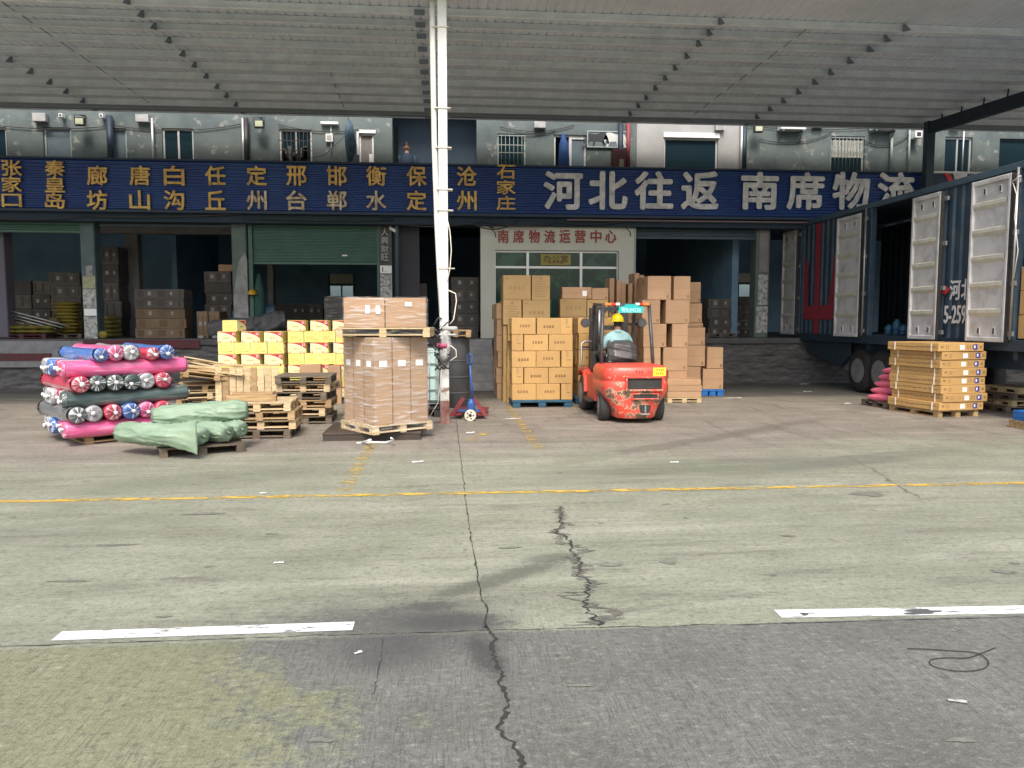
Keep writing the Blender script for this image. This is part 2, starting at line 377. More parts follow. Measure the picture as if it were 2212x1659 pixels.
crack('ground_joint', [G(-300, 1408), G(500, 1380), G(1056, 1362), G(1700, 1347), G(2500, 1325)], .010, .010, CRK, seed=5, jag=.2)
cp = [(1215, 1095), (1212, 1120), (1208, 1150), (1222, 1165), (1240, 1195), (1252, 1215), (1255, 1245), (1272, 1275), (1264, 1305), (1285, 1330), (1290, 1352)]
crack('ground_crack', [G(*p) for p in cp], .085, .13, CRKG, z=.0035, seed=9, jag=.5)
crack('ground_crack', [G(*p) for p in cp], .022, .03, CRK, z=.005, seed=8, jag=.9)
crack('ground_crack', [G(1830, 985), G(1905, 1025), G(1940, 1050), G(1985, 1075)], .02, .03, CRKG, seed=11, jag=.8)
crack('ground_crack', [G(825, 1378), G(822, 1440), G(806, 1500)], .006, .008, CRK, seed=12, jag=.8)
STAIN = mat('oil_stain', (.14, .14, .115), .7, c2=(.22, .22, .17), ns=20)
def blotch(u, v, rx, ry, seed, m=STAIN, name='ground_stain', z=.0045):
    rd = random.Random(seed); c = G(u, v); n = 22; ph = [rd.uniform(0, 6.28) for _ in range(5)]
    q = M(); vs = []
    for i in range(n):
        t = 2*PI*i/n; k = 1+.22*math.sin(2*t+ph[0])+.2*math.sin(3*t+ph[1])+.14*math.sin(5*t+ph[2])+.1*math.sin(8*t+ph[3])
        vs.append((c.x+rx*k*math.cos(t), c.y+ry*k*math.sin(t), z))
    q.add(vs, [list(range(n))]); return struct(q.build(name, m))
blotch(1990, 1323, .13, .035, 77, mat('line_stain', (.10, .10, .095), .7), z=.0055); blotch(1738, 1328, .03, .02, 78, MATS['line_stain'], z=.0055)
for i, (u, v, rx, ry) in enumerate([(1445, 1213, .07, .06), (1323, 1222, .07, .03), (1100, 1184, .09, .02), (440, 1110, .14, .05), (247, 1178, .13, .03), (150, 1256, .14, .02), (1875, 1067, .2, .09),
        (2170, 1236, .07, .05), (352, 1333, .04, .02), (585, 1154, .05, .02), (1700, 1158, .06, .02), (690, 1600, .05, .02), (2075, 1600, .05, .02), (1255, 1482, .05, .015)]):
    blotch(u, v, rx, ry, i)
from mathutils import noise
# ---------------------------------------------------------------- warehouse building
YD, YP, YS, YU, YB = 21.0, 21.3, 20.7, 22.3, 32.5      # dock face, pillar fronts, sign face, upper wall, back wall
ZD = P(1100, 731, YD).z                                 # dock level
ZS0, ZS1 = P(1100, 462, YS).z, P(1100, 360, YS).z       # sign bottom and top
ZC = 5.25                                               # warehouse ceiling
PLAST = mat('stained_plaster', (.145, .175, .168), .85, c2=(.075, .10, .105), ns=1.1, lo=.35, hi=.7, bump=.2, bs=18)
t = PLAST.node_tree; N = t.nodes; L = t.links; b = N['Principled BSDF']
src = b.inputs['Base Color'].links[0].from_socket
n = N.new('ShaderNodeTexNoise'); n.inputs['Scale'].default_value = 4.5; n.inputs['Detail'].default_value = 7
g = N.new('ShaderNodeNewGeometry'); L.new(g.outputs['Position'], n.inputs['Vector'])
r = N.new('ShaderNodeMapRange'); r.inputs[1].default_value = .60; r.inputs[2].default_value = .74; L.new(n.outputs['Fac'], r.inputs[0])
mx = N.new('ShaderNodeMix'); mx.data_type = 'RGBA'; L.new(r.outputs[0], mx.inputs[0]); L.new(src, mx.inputs[6]); mx.inputs[7].default_value = (.32, .32, .29, 1); L.new(mx.outputs[2], b.inputs['Base Color'])
WHITEW = mat('white_plaster', (.38, .38, .37), .8, c2=(.30, .30, .29), ns=1.2)
OFFW = mat('office_cladding', (.60, .60, .52), .6, c2=(.54, .55, .45), ns=1.0)
INNER = mat('inner_wall', (.22, .37, .52), .9, c2=(.17, .29, .42), ns=1)
INBEAM = mat('inner_beam', (.26, .25, .245), .9, c2=(.20, .195, .19), ns=2)
NAVYW = mat('navy_wall', (.022, .042, .062), .8, c2=(.02, .038, .06), ns=2)
CONC = mat('dock_concrete', (.17, .165, .16), .95, c2=(.06, .06, .06), ns=3.0, lo=.3, hi=.7, bump=1.0, bs=7, stretch=(1, 1, 4.5))
CONCF = mat('dock_floor', (.12, .12, .118), .9, c2=(.08, .08, .08), ns=2)
PILG = mat('pillar_green', (.085, .125, .115), .8, c2=(.13, .16, .145), ns=3, bump=.2, bs=20)
SHG = mat('shutter_green', (.025, .085, .062), .45, .1, c2=(.04, .105, .075), ns=1.5)
SHB = mat('shutter_blue', (.030, .055, .078), .45, .1, c2=(.045, .07, .09), ns=1.5)
MAROON = mat('maroon_paint', (.12, .018, .026), .7, c2=(.055, .022, .025), ns=4)
FRAMEG = mat('frame_grey', (.32, .38, .36), .5)
ALU = mat('aluminium', (.62, .63, .62), .4, .4)
BOARD = mat('window_board', (.11, .15, .175), .75, c2=(.08, .11, .135), ns=1.5)
bld = empty('warehouse_building', (0, YP, 0))
tag(bld, 'long two storey warehouse with dark loading bays and stained grey upper wall', 'building')
O = Vector((0, -YP, 0))
def bpart(name, m, mats, parent=None):
    m.v = [v+O for v in m.v]; o = m.build(name, mats, parent or bld); return o
X0, X1 = -27.0, 24.0
def holed(m, x0, x1, z0, z1, y, holes, depth, mi=0):
    xs = sorted({x0, x1, *[h[0] for h in holes], *[h[1] for h in holes]}); zs = sorted({z0, z1, *[h[2] for h in holes], *[h[3] for h in holes]})
    for i in range(len(xs)-1):
        for j in range(len(zs)-1):
            a, c = (xs[i]+xs[i+1])/2, (zs[j]+zs[j+1])/2
            if any(h[0] < a < h[1] and h[2] < c < h[3] for h in holes): continue
            m.quad((xs[i], y, zs[j]), (xs[i+1], y, zs[j]), (xs[i+1], y, zs[j+1]), (xs[i], y, zs[j+1]), mi)
    for h in holes:
        m.quad((h[0], y, h[2]), (h[0], y+depth, h[2]), (h[0], y+depth, h[3]), (h[0], y, h[3]), mi)
        m.quad((h[1], y, h[2]), (h[1], y+depth, h[2]), (h[1], y+depth, h[3]), (h[1], y, h[3]), mi)
        m.quad((h[0], y, h[2]), (h[1], y, h[2]), (h[1], y+depth, h[2]), (h[0], y+depth, h[2]), mi)
        m.quad((h[0], y, h[3]), (h[1], y, h[3]), (h[1], y+depth, h[3]), (h[0], y+depth, h[3]), mi)
def hole(u0, u1, v0, v1, y):
    a, c = P(u0, v0, y), P(u1, v1, y); return [a.x, c.x, c.z, (a.z+P(u1, v0, y).z)/2]
SILL = 372
wins = [(-40, 17, 274, SILL, 'white'), (92, 157, 275, SILL, 'board'), (238, 276, 277, SILL, 'board'), (349, 420, 277, SILL, 'white'), (602, 675, 279, SILL, 'grille'), (775, 808, 288, SILL, 'door'),
        (1074, 1136, 289, SILL, 'bars'), (1197, 1266, 291, SILL, 'halfdoor'), (1435, 1550, 298, SILL, 'wide'), (1796, 1866, 294, SILL, 'bars'), (2042, 2098, 296, SILL, 'white'), (2160, 2260, 300, SILL, 'dark')]
H = [hole(*q[:4], YU) for q in wins]
rec = hole(847, 1030, 262, SILL, YU); rec[3] += .35
wx = hole(1376, 1605, 255, SILL, YU)
m = M(); holed(m, X0, wx[0], 4.6, 9.6, YU, [h for h in H if h[1] < wx[0]]+[rec], .28); bpart('upper_wall', m, [PLAST])
m = M(); holed(m, wx[1], X1, 4.6, 9.6, YU, [h for h in H if h[0] > wx[1]], .28); bpart('upper_wall', m, [PLAST])
m = M(); holed(m, wx[0], wx[1], 4.6, 9.6, YU-.012, [h for h in H if wx[0] < h[0] < wx[1]], .29); bpart('white_wall_section', m, [WHITEW])
m = M(); m.bb(X0, X1, YU+.9, YU+1.0, 4.6, 9.6); m.bb(rec[0]-.05, rec[1]+.05, YU+.8, YU+.88, 4.6, 9.6); bpart('corridor_wall', m, [NAVYW])
for (u0, u1, v0, v1, kind), h in zip(wins, H):
    x0, x1, z0, z1 = h; y = YU+.07; f = M(); fw = .05
    light = kind in ('white', 'wide', 'halfdoor', 'grille'); fm = ALU if light else (FRAMEG if kind != 'dark' else NAVYST)
    if kind == 'door': fm = WHITEP
    f.bb(x0, x0+fw, y, y+.08, z0, z1); f.bb(x1-fw, x1, y, y+.08, z0, z1); f.bb(x0+fw, x1-fw, y+.002, y+.08, z1-fw, z1)
    if kind in ('white', 'grille'): f.bb((x0+x1)/2-.025, (x0+x1)/2+.025, y+.004, y+.08, z0, z1-fw)
    if kind == 'halfdoor': xm = x0+(x1-x0)*.47; f.bb(xm, xm+.08, y-.01, y+.08, z0, z1-fw-.002); f.bb(xm+.08, x1-fw, y-.006, y+.08, z1-fw-.06, z1-fw-.002)
    o = bpart('window' if kind not in ('door', 'halfdoor') else 'door', f, [fm])
    p = M()
    if kind == 'halfdoor':
        p.bb(x0+(x1-x0)*.47+.08, x1-fw, y+.03, y+.05, z0, z1-fw-.06)
    else: p.bb(x0+fw, x1-fw, y+.03, y+.05, z0, z1-fw)
    bpart('pane' if kind != 'door' else 'door_leaf', p, [{'board': BOARD, 'door': mat('door_leaf', (.22, .21, .20), .7, c2=(.16, .155, .15), ns=3), 'halfdoor': BOARD}.get(kind, GLASS)], o)
    if kind in ('bars', 'grille'):
        q = M(); k = max(6, int((x1-x0)/.11))
        for i in range(1, k): xx = x0+(x1-x0)*i/k; q.cyl((xx, YU-.03, z0), (xx, YU-.03, z1-.03), .009, 0, 6)
        for zz in (z1-.06, z1-.32, (z0+z1)/2): q.bb(x0, x1, YU-.045, YU-.035, zz-.012, zz+.012)
        bpart('window_bars', q, [mat('window_bar', (.30, .33, .32), .5, .4) if kind == 'bars' else DARK], o)
    if kind == 'door':
        q = M(); q.bb(x0+.27, x0+.62, y+.01, y+.028, z1-1.05, z1-.55); bpart('notice', q, [PAPER], o)
        q = M(); q.bb(x0-.06, x1+.06, YU-.03, YU-.002, z1, z1+.09); q.bb(x0-.06, x0, YU-.03, YU-.004, z1-.6, z1); bpart('door_trim', q, [WHITEP], o)
    if kind == 'wide':
        q = M(); q.bb(x0-.03, x1+.03, YU-.05, YU-.016, z1, z1+.14); bpart('door_trim', q, [WHITEP], o)
# junk filling the grilled window, curtain in the barred one
h = H[4]; m = M(); rd = random.Random(4)
for i in range(14):
    xx = rd.uniform(h[0]+.08, h[1]-.15); zz = rd.uniform(h[2], h[3]-.7); m.box(xx, YU+.05, zz, .05+rd.random()*.1, .03, .5+rd.random()*.4, i % 2)
bpart('stored_clutter', m, [mat('clutter_brown', (.16, .13, .115), .9), mat('clutter_grey', (.12, .12, .12), .9)])
h = H[9]; m = M(); m.grid(lambda a, c: (h[0]+.06+a*(h[1]-h[0]-.12), YU+.09+.012*math.sin(a*60), h[3]-.1-c*.5), 60, 1); bpart('curtain', m, [mat('curtain_pale', (.42, .43, .38), .9)])
# storey beam behind the sign, ceiling, walls, inner pillars
m = M(); m.bb(X0, X1, YS+.22, YP+.3, ZS0-.28, ZS1-.06); m.bb(X0, X1, YP+.3, YB, ZC, ZC+.35); bpart('floor_slab', m, [NAVYW])
back_open = [(710, 767, 592, 735), (1566, 1622, 590, 735)]
BH = []
for u0, u1, v0, v1 in back_open:
    a, c = P(u0, v0, YB), P(u1, v1, YB); BH.append([a.x, c.x, ZD, a.z])
m = M(); holed(m, X0, X1, ZD-.1, ZC+.2, YB, BH, .3); m.quad((X0, YP+.3, 0), (X0, YB, 0), (X0, YB, 9), (X0, YP+.3, 9)); m.quad((X1, YP+.3, 0), (X1, YB, 0), (X1, YB, 9), (X1, YP+.3, 9))
m.bb(-9.3, -9.12, 27.5, YB, ZD, ZC); m.bb(P(846, 600, 23).x, P(846, 600, 23).x+.2, 21.85, YB, ZD, ZC); m.bb(8.6, 8.8, 22.6, YB, ZD, ZC)
m.quad((X0, YU+1.0, ZC+.35), (X1, YU+1.0, ZC+.35), (X1, YB, ZC+.35), (X0, YB, ZC+.35)); m.quad((X0, YU+1.0, 9.6), (X1, YU+1.0, 9.6), (X1, YB, 9.6), (X0, YB, 9.6)); m.quad((X0, YB, 9.6), (X1, YB, 9.6), (X1, YB, ZC+.2), (X0, YB, ZC+.2))
bpart('inner_wall', m, [INNER])
for (a, c), (u0, u1, v0, v1) in zip([(0, 0)]*2, back_open):
    h = BH[0] if u0 == 710 else BH[1]
    f = M(); zz = h[3]-.42
    f.bb(h[0]-.04, h[0]+.05, YB-.02, YB+.05, ZD, h[3]+.04); f.bb(h[1]-.05, h[1]+.04, YB-.02, YB+.05, ZD, h[3]+.04); f.bb(h[0]+.05, h[1]-.05, YB-.018, YB+.05, zz-.06, zz+.03); f.bb((h[0]+h[1])/2-.03, (h[0]+h[1])/2+.03, YB-.01, YB+.04, ZD, zz-.06)
    o = bpart('rear_doorway', f, [mat('doorway_green', (.05, .13, .11), .6)])
    p = M(); p.bb(h[0]+.05, h[1]-.05, YB+.01, YB+.02, zz+.03, h[3]); bpart('transom_panel', p, [mat('transom_cream', (.75, .72, .62), .6)], o)
rear = M(); rear.bb(-30, 26, 37, 37.2, 0, 4.5); tag(rear.build('rear_wall', mat('pale_green_wall', (.55, .66, .58), .8)), 'pale green wall outside, seen through the back doorways', 'wall')
def pillar(u0, u1, y, m, dep=.42, z1=None, z0=None):
    a, c = P(u0, 600, y), P(u1, 600, y); q = M(); q.bb(a.x, c.x, y, y+dep, ZD if z0 is None else z0, z1 or ZC, 0, .02); return bpart('pillar', q, m), a.x, c.x
PILP = mat('pillar_postered', (.30, .30, .29), .8, c2=(.09, .13, .125), ns=6, lo=.4, hi=.6, bump=.2)
NOTE = mat('notice_paper', (.50, .51, .48), .8, c2=(.16, .18, .18), ns=11, lo=.42, hi=.62)
POSTY = mat('notice_yellowed', (.42, .42, .25), .8, c2=(.25, .25, .16), ns=18)
def notices(o, x0, x1, y, rows):
    for k, (za, zb, pad, mm) in enumerate(rows):
        q = M(); q.bb(x0+pad, x1-pad*.6, y-.006-.001*k, y-.001, za, zb); bpart('notice', q, [mm], o)
def zv(v, y=YP, u=400): return P(u, v, y).z
p1, a1, c1 = pillar(176, 207, YP, [mat('pillar_bluegreen', (.075, .115, .13), .8, c2=(.11, .15, .15), ns=3)])
notices(p1, a1, c1, YP, [(zv(624), zv(598), .03, POSTY), (zv(665), zv(626), .02, NOTE), (zv(682), zv(667), .03, PAPER), (zv(731), zv(684), .02, NOTE), (zv(597), zv(575), .12, PILP)])
p2, a2, c2 = pillar(502, 534, YP, [PILG])
rd = random.Random(2); q = M()
pl = [(a2+.17, zv(565)), (a2+.10, zv(600)), (a2+.02, zv(640)), (a2+.03, zv(700)), (c2+.006, zv(700)), (c2+.006, zv(560)), (c2-.05, zv(545))]
q.prism(pl, YP-.012, YP+.2); bpart('bare_patch', q, [mat('bare_concrete', (.34, .34, .33), .9, c2=(.2, .2, .2), ns=5, bump=.4)], p2)
p3, a3, c3 = pillar(819, 848, YP, [mat('pillar_dark', (.06, .075, .075), .85, c2=(.10, .11, .11), ns=5)])
q = M(); q.bb(a3+.07, c3-.10, YP-.010, YP-.001, zv(566), zv(484)); cp_ = bpart('couplet_banner', q, [mat('banner_dark', (.05, .05, .05), .7)], p3)
q = M()
for k, ch in enumerate('人興財旺'): q.text(ch, (a3+c3)/2-.015, YP-.012, zv(497+k*18.5), .2, .2, .004, 0, .015)
bpart('couplet_character', q, [mat('faded_gilt', (.36, .35, .33), .7)], cp_)
notices(p3, a3, c3, YP, [(zv(588), zv(571), .03, PAPER), (zv(643), zv(590), .03, NOTE)])
q = M(); q.text('1.', (a3+c3)/2-.04, YP-.012, zv(580), .11, .13, .003, 0, .02); bpart('notice_number', q, [DARK], p3)
p4, a4, c4 = pillar(1632, 1662, YP, [PILG])
notices(p4, a4, c4, YP, [(zv(720), zv(660), .05, NOTE), (zv(656), zv(586), .08, NOTE), (zv(580), zv(478), .10, INBEAM)])
pillar(-14, 12, YP+.4, [mat('pillar_lilac', (.13, .12, .15), .9)])
for u0, u1, yy in ((272, 300, 25.0), (577, 590, 26.5), (1545, 1570, 25.0)): pillar(u0, u1, yy, [INBEAM], .35)
q = M(); a, c = P(214, 487, 24.9), P(520, 508, 24.9); q.bb(a.x-.3, c.x+1.5, 24.7, 24.98, c.z, c.z+.75); bpart('inner_beam', q, [INBEAM])
# roller shutters
def shutter(u0, u1, v0, v1, y, mt, pitch=.075, bar=True):
    a, c = P(u0, v0, y), P(u1, v1, y); z0, z1 = c.z, a.z; n = max(2, int((z1-z0)/pitch))
    q = M(); q.grid(lambda s, t: (a.x+s*(c.x-a.x), y-.014*abs(math.sin(t*n*PI)), z1+(z0-z1)*t), 1, n*6)
    o = bpart('roller_shutter', q, [mt])
    if bar: q = M(); q.bb(a.x, c.x, y-.035, y+.02, z0-.07, z0, 0, .006); bpart('bottom_bar', q, [mt], o)
    return a.x, c.x, z0, z1, o
shutter(-90, 176, 463, 498, YP+.05, SHG)
sx0, sx1, sz0, sz1, so_ = shutter(541, 819, 484, 567, YP+.12, SHG)
q = M(); q.bb(sx0+(sx1-sx0)*.71, sx0+(sx1-sx0)*.75, YP+.08, YP+.1, sz0+.16, sz0+.2); bpart('lock_plate', q, [WHITEP], so_)
for xx in (sx0, sx1): q = M(); q.bb(xx-.05, xx+.05, YP+.03, YP+.19, ZD, sz1); bpart('shutter_guide', q, [mat('guide_green', (.035, .10, .075), .5)], so_)
shutter(1368, 1632, 468, 513, YP+.05, SHB)
shutter(214, 502, 463, 486, YP+.05, SHB)
q = M(); a, c = P(848, 470, YP+.2), P(1038, 600, YP+.2)
q.bb(a.x, a.x+(c.x-a.x)*.30, YP+.2, YP+.3, ZD, ZC); bpart('side_panel', q, [mat('panel_dark', (.05, .05, .06), .8)])
q = M(); a = P(855, 480, YS+.05); q.cyl((a.x, YP-.1, ZD), (a.x, YP-.1, ZS1+1.1), .065, 0, 12); bpart('drain_pipe', q, [mat('pipe_navy', (.05, .08, .095), .6)])
# pipes, conduits and small fittings on the upper wall
def vpipe(u, v0, v1, wd, mt, y=YU-.12): a, c = P(u, v0, y), P(u, v1, y); q = M(); q.cyl((a.x, y, c.z-.4), (a.x, y, a.z), wd, 0, 10); bpart('drain_pipe', q, [mt])
vpipe(236, 250, 352, .085, NAVYST); vpipe(328, 255, 352, .03, ALU); vpipe(524, 255, 352, .03, ALU); vpipe(531, 255, 352, .07, DARK); vpipe(1341, 262, 362, .075, NAVYST)
vpipe(1603, 262, 362, .035, ALU); vpipe(1609, 262, 362, .07, NAVYST); vpipe(1928, 268, 362, .04, FRAMEG); vpipe(1966, 268, 362, .03, FRAMEG); vpipe(2083, 268, 362, .02, ALU)
def cable(pts, rad, mt, parent=None, name='cable'):
    q = M(); q.tube(pts, rad, 0, 6); return bpart(name, q, [mt], parent)
def sag(a, c, d, n=8): return [a.lerp(c, i/n)-Vector((0, 0, d*4*(i/n)*(1-i/n))) for i in range(n+1)]
for u0, v0, u1, v1, d in ((-40, 468, 180, 466, .08), (180, 466, 520, 462, .05), (520, 470, 850, 474, .04), (860, 484, 1040, 478, .1), (1040, 476, 1200, 480, .12), (1200, 478, 1370, 474, .10), (1370, 470, 1640, 472, .03), (1020, 482, 1120, 476, .2)):
    cable(sag(P(u0, v0, YS+.1), P(u1, v1, YS+.1), d), .018, DARK)
for u0, v0, u1, v1, d in ((-30, 268, 240, 272, .10), (240, 270, 520, 268, .16), (600, 268, 775, 280, .12), (1080, 274, 1240, 270, .15), (1130, 290, 1200, 282, .05), (1640, 300, 1800, 285, .2), (1600, 270, 1930, 272, .12), (1860, 300, 1960, 296, .22)):
    cable(sag(P(u0, v0, YU-.05), P(u1, v1, YU-.05), d), .012, DARK)
q = M(); a, c = P(1225, 465, YS), P(1860, 466, YS); q.bb(a.x, c.x, YS+.0, YS+.05, a.z-.05, a.z-.01); q.bb(a.x, c.x, YS+.0, YS+.05, a.z-.13, a.z-.10); bpart('conduit_rail', q, [mat('rail_rust', (.20, .13, .12), .6)])
# ---------------------------------------------------------------- things fixed to the upper wall
def floodlight(u, v, label):
    a = P(u, v, YU-.35); t_ = empty('floodlight', a); tag(t_, label, 'floodlight', 'floodlights on the upper wall')
    q = M(); q.box(0, 0, 0, .26, .10, .22, 0, 0, .01); q.bb(-.10, .10, -.062, -.05, -.075, .075, 1); q.build('lamp_body', [DARK, mat('lamp_glass', (.55, .58, .42), .2)], t_)
    q = M(); q.bb(-.15, -.135, -.01, .01, -.03, .17); q.bb(.135, .15, -.01, .01, -.03, .17); q.bb(-.15, .15, -.01, .01, .17, .185); q.beam((0, 0, .18), (0, .34, .22), .04, .02); q.build('bracket', DARK, t_)
floodlight(173, 263, 'floodlight high on the wall above the boarded windows at far left'); floodlight(560, 268, 'floodlight high on the wall left of the cluttered grilled window')
floodlight(1638, 278, 'floodlight high on the wall beside the right drain pipe')
def acunit(u0, u1, v0, v1, label):
    a, c = P(u0, v0, YU-.34), P(u1, v1, YU-.34); wd = c.x-a.x; ht = a.z-c.z+.5; t_ = empty('air_conditioner', ((a.x+c.x)/2, YU-.2, c.z)); tag(t_, label, 'air conditioner', 'air conditioners under the canopy')
    q = M(); q.bb(-wd/2, wd/2, -.14, .14, 0, ht, 0, .015); q.build('casing', mat('ac_casing', (.68, .70, .64), .5), t_)
    q = M(); q.tube([(-.1*wd+.16*math.cos(i*PI/12), -.15, ht*.55+.20*math.sin(i*PI/12)) for i in range(24)], .012, 0, 6); q.cyl((-.1*wd, -.146, ht*.55), (-.1*wd, -.141, ht*.55), .19, 1, 24); q.build('fan_grille', [DARK, mat('grille_green', (.06, .11, .09), .6)], t_)
    q = M(); q.bb(-wd/2+.06, -wd/2+.1, -.14, .2, -.04, 0); q.bb(wd/2-.1, wd/2-.06, -.14, .2, -.04, 0); q.beam((wd/2-.08, -.1, -.02), (wd/2-.08, .18, -.3), .03, .03); q.build('bracket', GREYM, t_)
acunit(1688, 1742, 262, 280, 'air conditioner left of the barred window with a curtain'); acunit(1889, 1941, 262, 280, 'air conditioner right of the barred window with a curtain')
def wallbox(u, v, wd, ht, mt, name, label, cat, dep=.1, ink=None):
    a = P(u, v, YU-.02); q = M(); q.box(0, -dep/2, 0, wd, dep, ht, 0, 0, .008)
    if ink: q.bb(-wd*.3, wd*.3, -dep-.003, -dep+.001, -ht*.3, ht*.3, 1)
    tag(q.build(name, [mt]+([ink] if ink else []), None, a), label, cat)
JB = mat('junction_grey', (.42, .42, .40), .6, c2=(.3, .3, .3), ns=8)
wallbox(90, 256, .34, .22, JB, 'electric_box', 'grey electric box under the canopy edge, above the leftmost boarded window', 'electric box', .16)
wallbox(311, 258, .34, .2, JB, 'electric_box', 'grey electric box beside the thin white conduit', 'electric box', .16)
wallbox(138, 253, .1, .1, WHITEP, 'camera', 'small white camera left of the left floodlight', 'camera', .2, DARK)
wallbox(225, 254, .1, .1, WHITEP, 'camera', 'small white camera by the navy drain pipe', 'camera', .2, DARK)
wallbox(713, 268, .48, .07, WHITEP, 'electric_box', 'wide white trunking box right of the grilled window', 'electric box', .14)
wallbox(712, 299, .2, .22, WHITEP, 'wall_switch', 'white switch box below the white trunking box', 'switch', .08, JB)
q = M(); a, c = P(715, 272, YU-.03), P(716, 335, YU-.03); q.cyl(a, c, .016, 0, 6); tag(q.build('conduit', WHITEP), 'thin white conduit running down from the white trunking box', 'conduit')
wallbox(1165, 272, .32, .18, JB, 'electric_box', 'grey box high between the barred window and the doorway', 'electric box', .16)
wallbox(1553, 276, .28, .2, JB, 'electric_box', 'grey box above the wide glazed doorway', 'electric box', .14, mat('box_face', (.3, .3, .29), .6))
wallbox(1764, 269, .3, .24, JB, 'electric_box', 'grey box right of the left air conditioner', 'electric box', .14)
wallbox(1972, 295, .22, .2, WHITEP, 'camera', 'white dome camera beside the dark canopy column', 'camera', .3, DARK)
wallbox(2060, 272, .3, .16, JB, 'electric_box', 'grey box above the sliding window right of the dark column', 'electric box', .18)
a, c = P(1270, 285, YU-.03), P(1352, 318, YU-.03)
pic = empty('wall_painting', ((a.x+c.x)/2, YU-.05, (a.z+c.z)/2)); tag(pic, 'long framed painting of a dark horse and a white horse', 'painting')
pw, ph = c.x-a.x, a.z-c.z
q = M(); q.bb(-pw/2, pw/2, 0, .03, -ph/2, ph/2); q.build('canvas', mat('canvas_grey', (.17, .21, .23), .7, c2=(.12, .16, .18), ns=4), pic)
q = M(); q.bb(-pw/2-.03, -pw/2, -.02, .03, -ph/2-.03, ph/2+.03); q.bb(pw/2, pw/2+.03, -.02, .03, -ph/2-.03, ph/2+.03); q.bb(-pw/2, pw/2, -.02, .03, -ph/2-.03, -ph/2); q.bb(-pw/2, pw/2, -.02, .03, ph/2, ph/2+.03); q.build('frame', FRAMEG, pic)
def horse(x, s, mt):
    q = M(); hp = [(-.32, -.12), (-.40, -.02), (-.30, .02), (-.22, .12), (0, .10), (.14, .14), (.26, .16), (.34, .06), (.40, -.08), (.35, -.10), (.29, 0), (.24, -.02), (.30, -.18), (.26, -.18), (.18, -.05), (0, -.04), (-.05, -.18), (-.10, -.18), (-.06, -.04), (-.16, -.04), (-.25, -.16), (-.29, -.15), (-.22, -.02)]
    q.prism([(x+px*s, pz*1.35) for px, pz in hp], -.008, 0); q.build('painted_horse', mt, pic)
horse(-pw*.30, 1, mat('horse_dark', (.03, .035, .04), .7)); horse(pw*.24, -1, mat('horse_white', (.62, .63, .60), .7))
a, c = P(1323, 322, YU-.2), P(1352, 372, YU-.2)
fb = empty('fire_box', ((a.x+c.x)/2, YU-.12, c.z)); tag(fb, 'maroon fire hose box below the horse painting', 'fire box')
q = M(); q.bb(-(c.x-a.x)/2, (c.x-a.x)/2, -.12, .11, 0, a.z-c.z, 0, .01); q.build('box_body', mat('fire_maroon', (.11, .03, .035), .6, c2=(.07, .03, .035), ns=5), fb)
q = M(); q.bb(.0, .12, -.126, -.118, .12, .35); q.build('notice', POSTY, fb)
q = M(); a, c = P(1357, 262, YU-.05), P(1357, 372, YU-.05); q.cyl((a.x, YU-.08, c.z), (a.x, YU-.08, a.z), .06, 0, 10); tag(q.build('fire_pipe', mat('fire_pipe_red', (.25, .05, .06), .6)), 'vertical dark red fire pipe left of the white wall section', 'pipe')
# cloth bundle hung by wires right of the conduit, blue overall in the doorway
q = M(); a = P(756, 262, YU-.3)
q.tube([a, a+Vector((-.02, 0, -.25)), a+Vector((.02, 0, -.7)), a+Vector((-.03, 0, -1.15))], [.05, .13, .16, .05], 0, 9); tag(q.build('cloth_bundle', mat('bundle_navy', (.04, .08, .13), .8, c2=(.10, .16, .2), ns=9)), 'navy cloth bundle hanging beside the doorway with a paper notice', 'cloth bundle')
q = M(); a = P(1218, 312, YU+.0)
q.tube([a+Vector((-.02, 0, .3)), a, a+Vector((0, 0, -.45)), a+Vector((0, 0, -1.1))], [.03, .14, .16, .17], 0, 10); tag(q.build('overall', mat('overall_blue', (.015, .06, .19), .8)), 'blue overall hanging in the open doorway left of the painting', 'overall')
# man looking out of the recess
def person_bust(loc, shirt, skin, hair):
    t_ = empty('person', loc)
    q = M(); q.tube([(0, 0, -1.1), (0, 0, -.5), (0, 0, -.16), (0, 0, -.03), (0, 0, .07)], [.10, .12, .10, .06, .055], 0, 14); q.grid(lambda s, t: (.085*math.sin(t*PI)*math.cos(s*2*PI), .10*math.sin(t*PI)*math.sin(s*2*PI), .135+.135*math.cos(t*PI)), 14, 10, 0)
    q.tube([(-.2, 0, -.14), (-.27, -.03, -.45), (-.22, -.16, -.72)], [.07, .06, .045], 0, 8); q.tube([(.2, 0, -.14), (.27, -.03, -.45), (.22, -.16, -.72)], [.07, .06, .045], 0, 8)
    q.box(0, -.10, .12, .03, .04, .045, 0, 0, .008)
    for s in (-1, 1): q.box(s*.085, .01, .13, .016, .03, .05, 0, 0, .005); q.box(s*.035, -.095, .15, .035, .014, .014, 1)
    q.box(0, -.088, .075, .05, .014, .010, 1); q.build('body', [skin, hair], t_)
    q = M(); q.tube([(0, 0, -1.12), (0, 0, -.5), (0, 0, -.15), (0, 0, -.05)], [.185, .205, .215, .09], 0, 14, cap=False); q.tube([(-.2, 0, -.12), (-.275, -.03, -.42)], [.085, .08], 0, 8); q.tube([(.2, 0, -.12), (.275, -.03, -.42)], [.085, .08], 0, 8); q.build('shirt', shirt, t_)
    q = M(); q.grid(lambda s, t: (.093*math.sin(t*PI*.5)*math.cos(s*2*PI), .010+.112*math.sin(t*PI*.5)*math.sin(s*2*PI), .165+.125*math.cos(t*PI*.5)-.05*max(0, math.sin(s*2*PI))*t), 14, 6, 0); q.build('hair', hair, t_)
    return t_
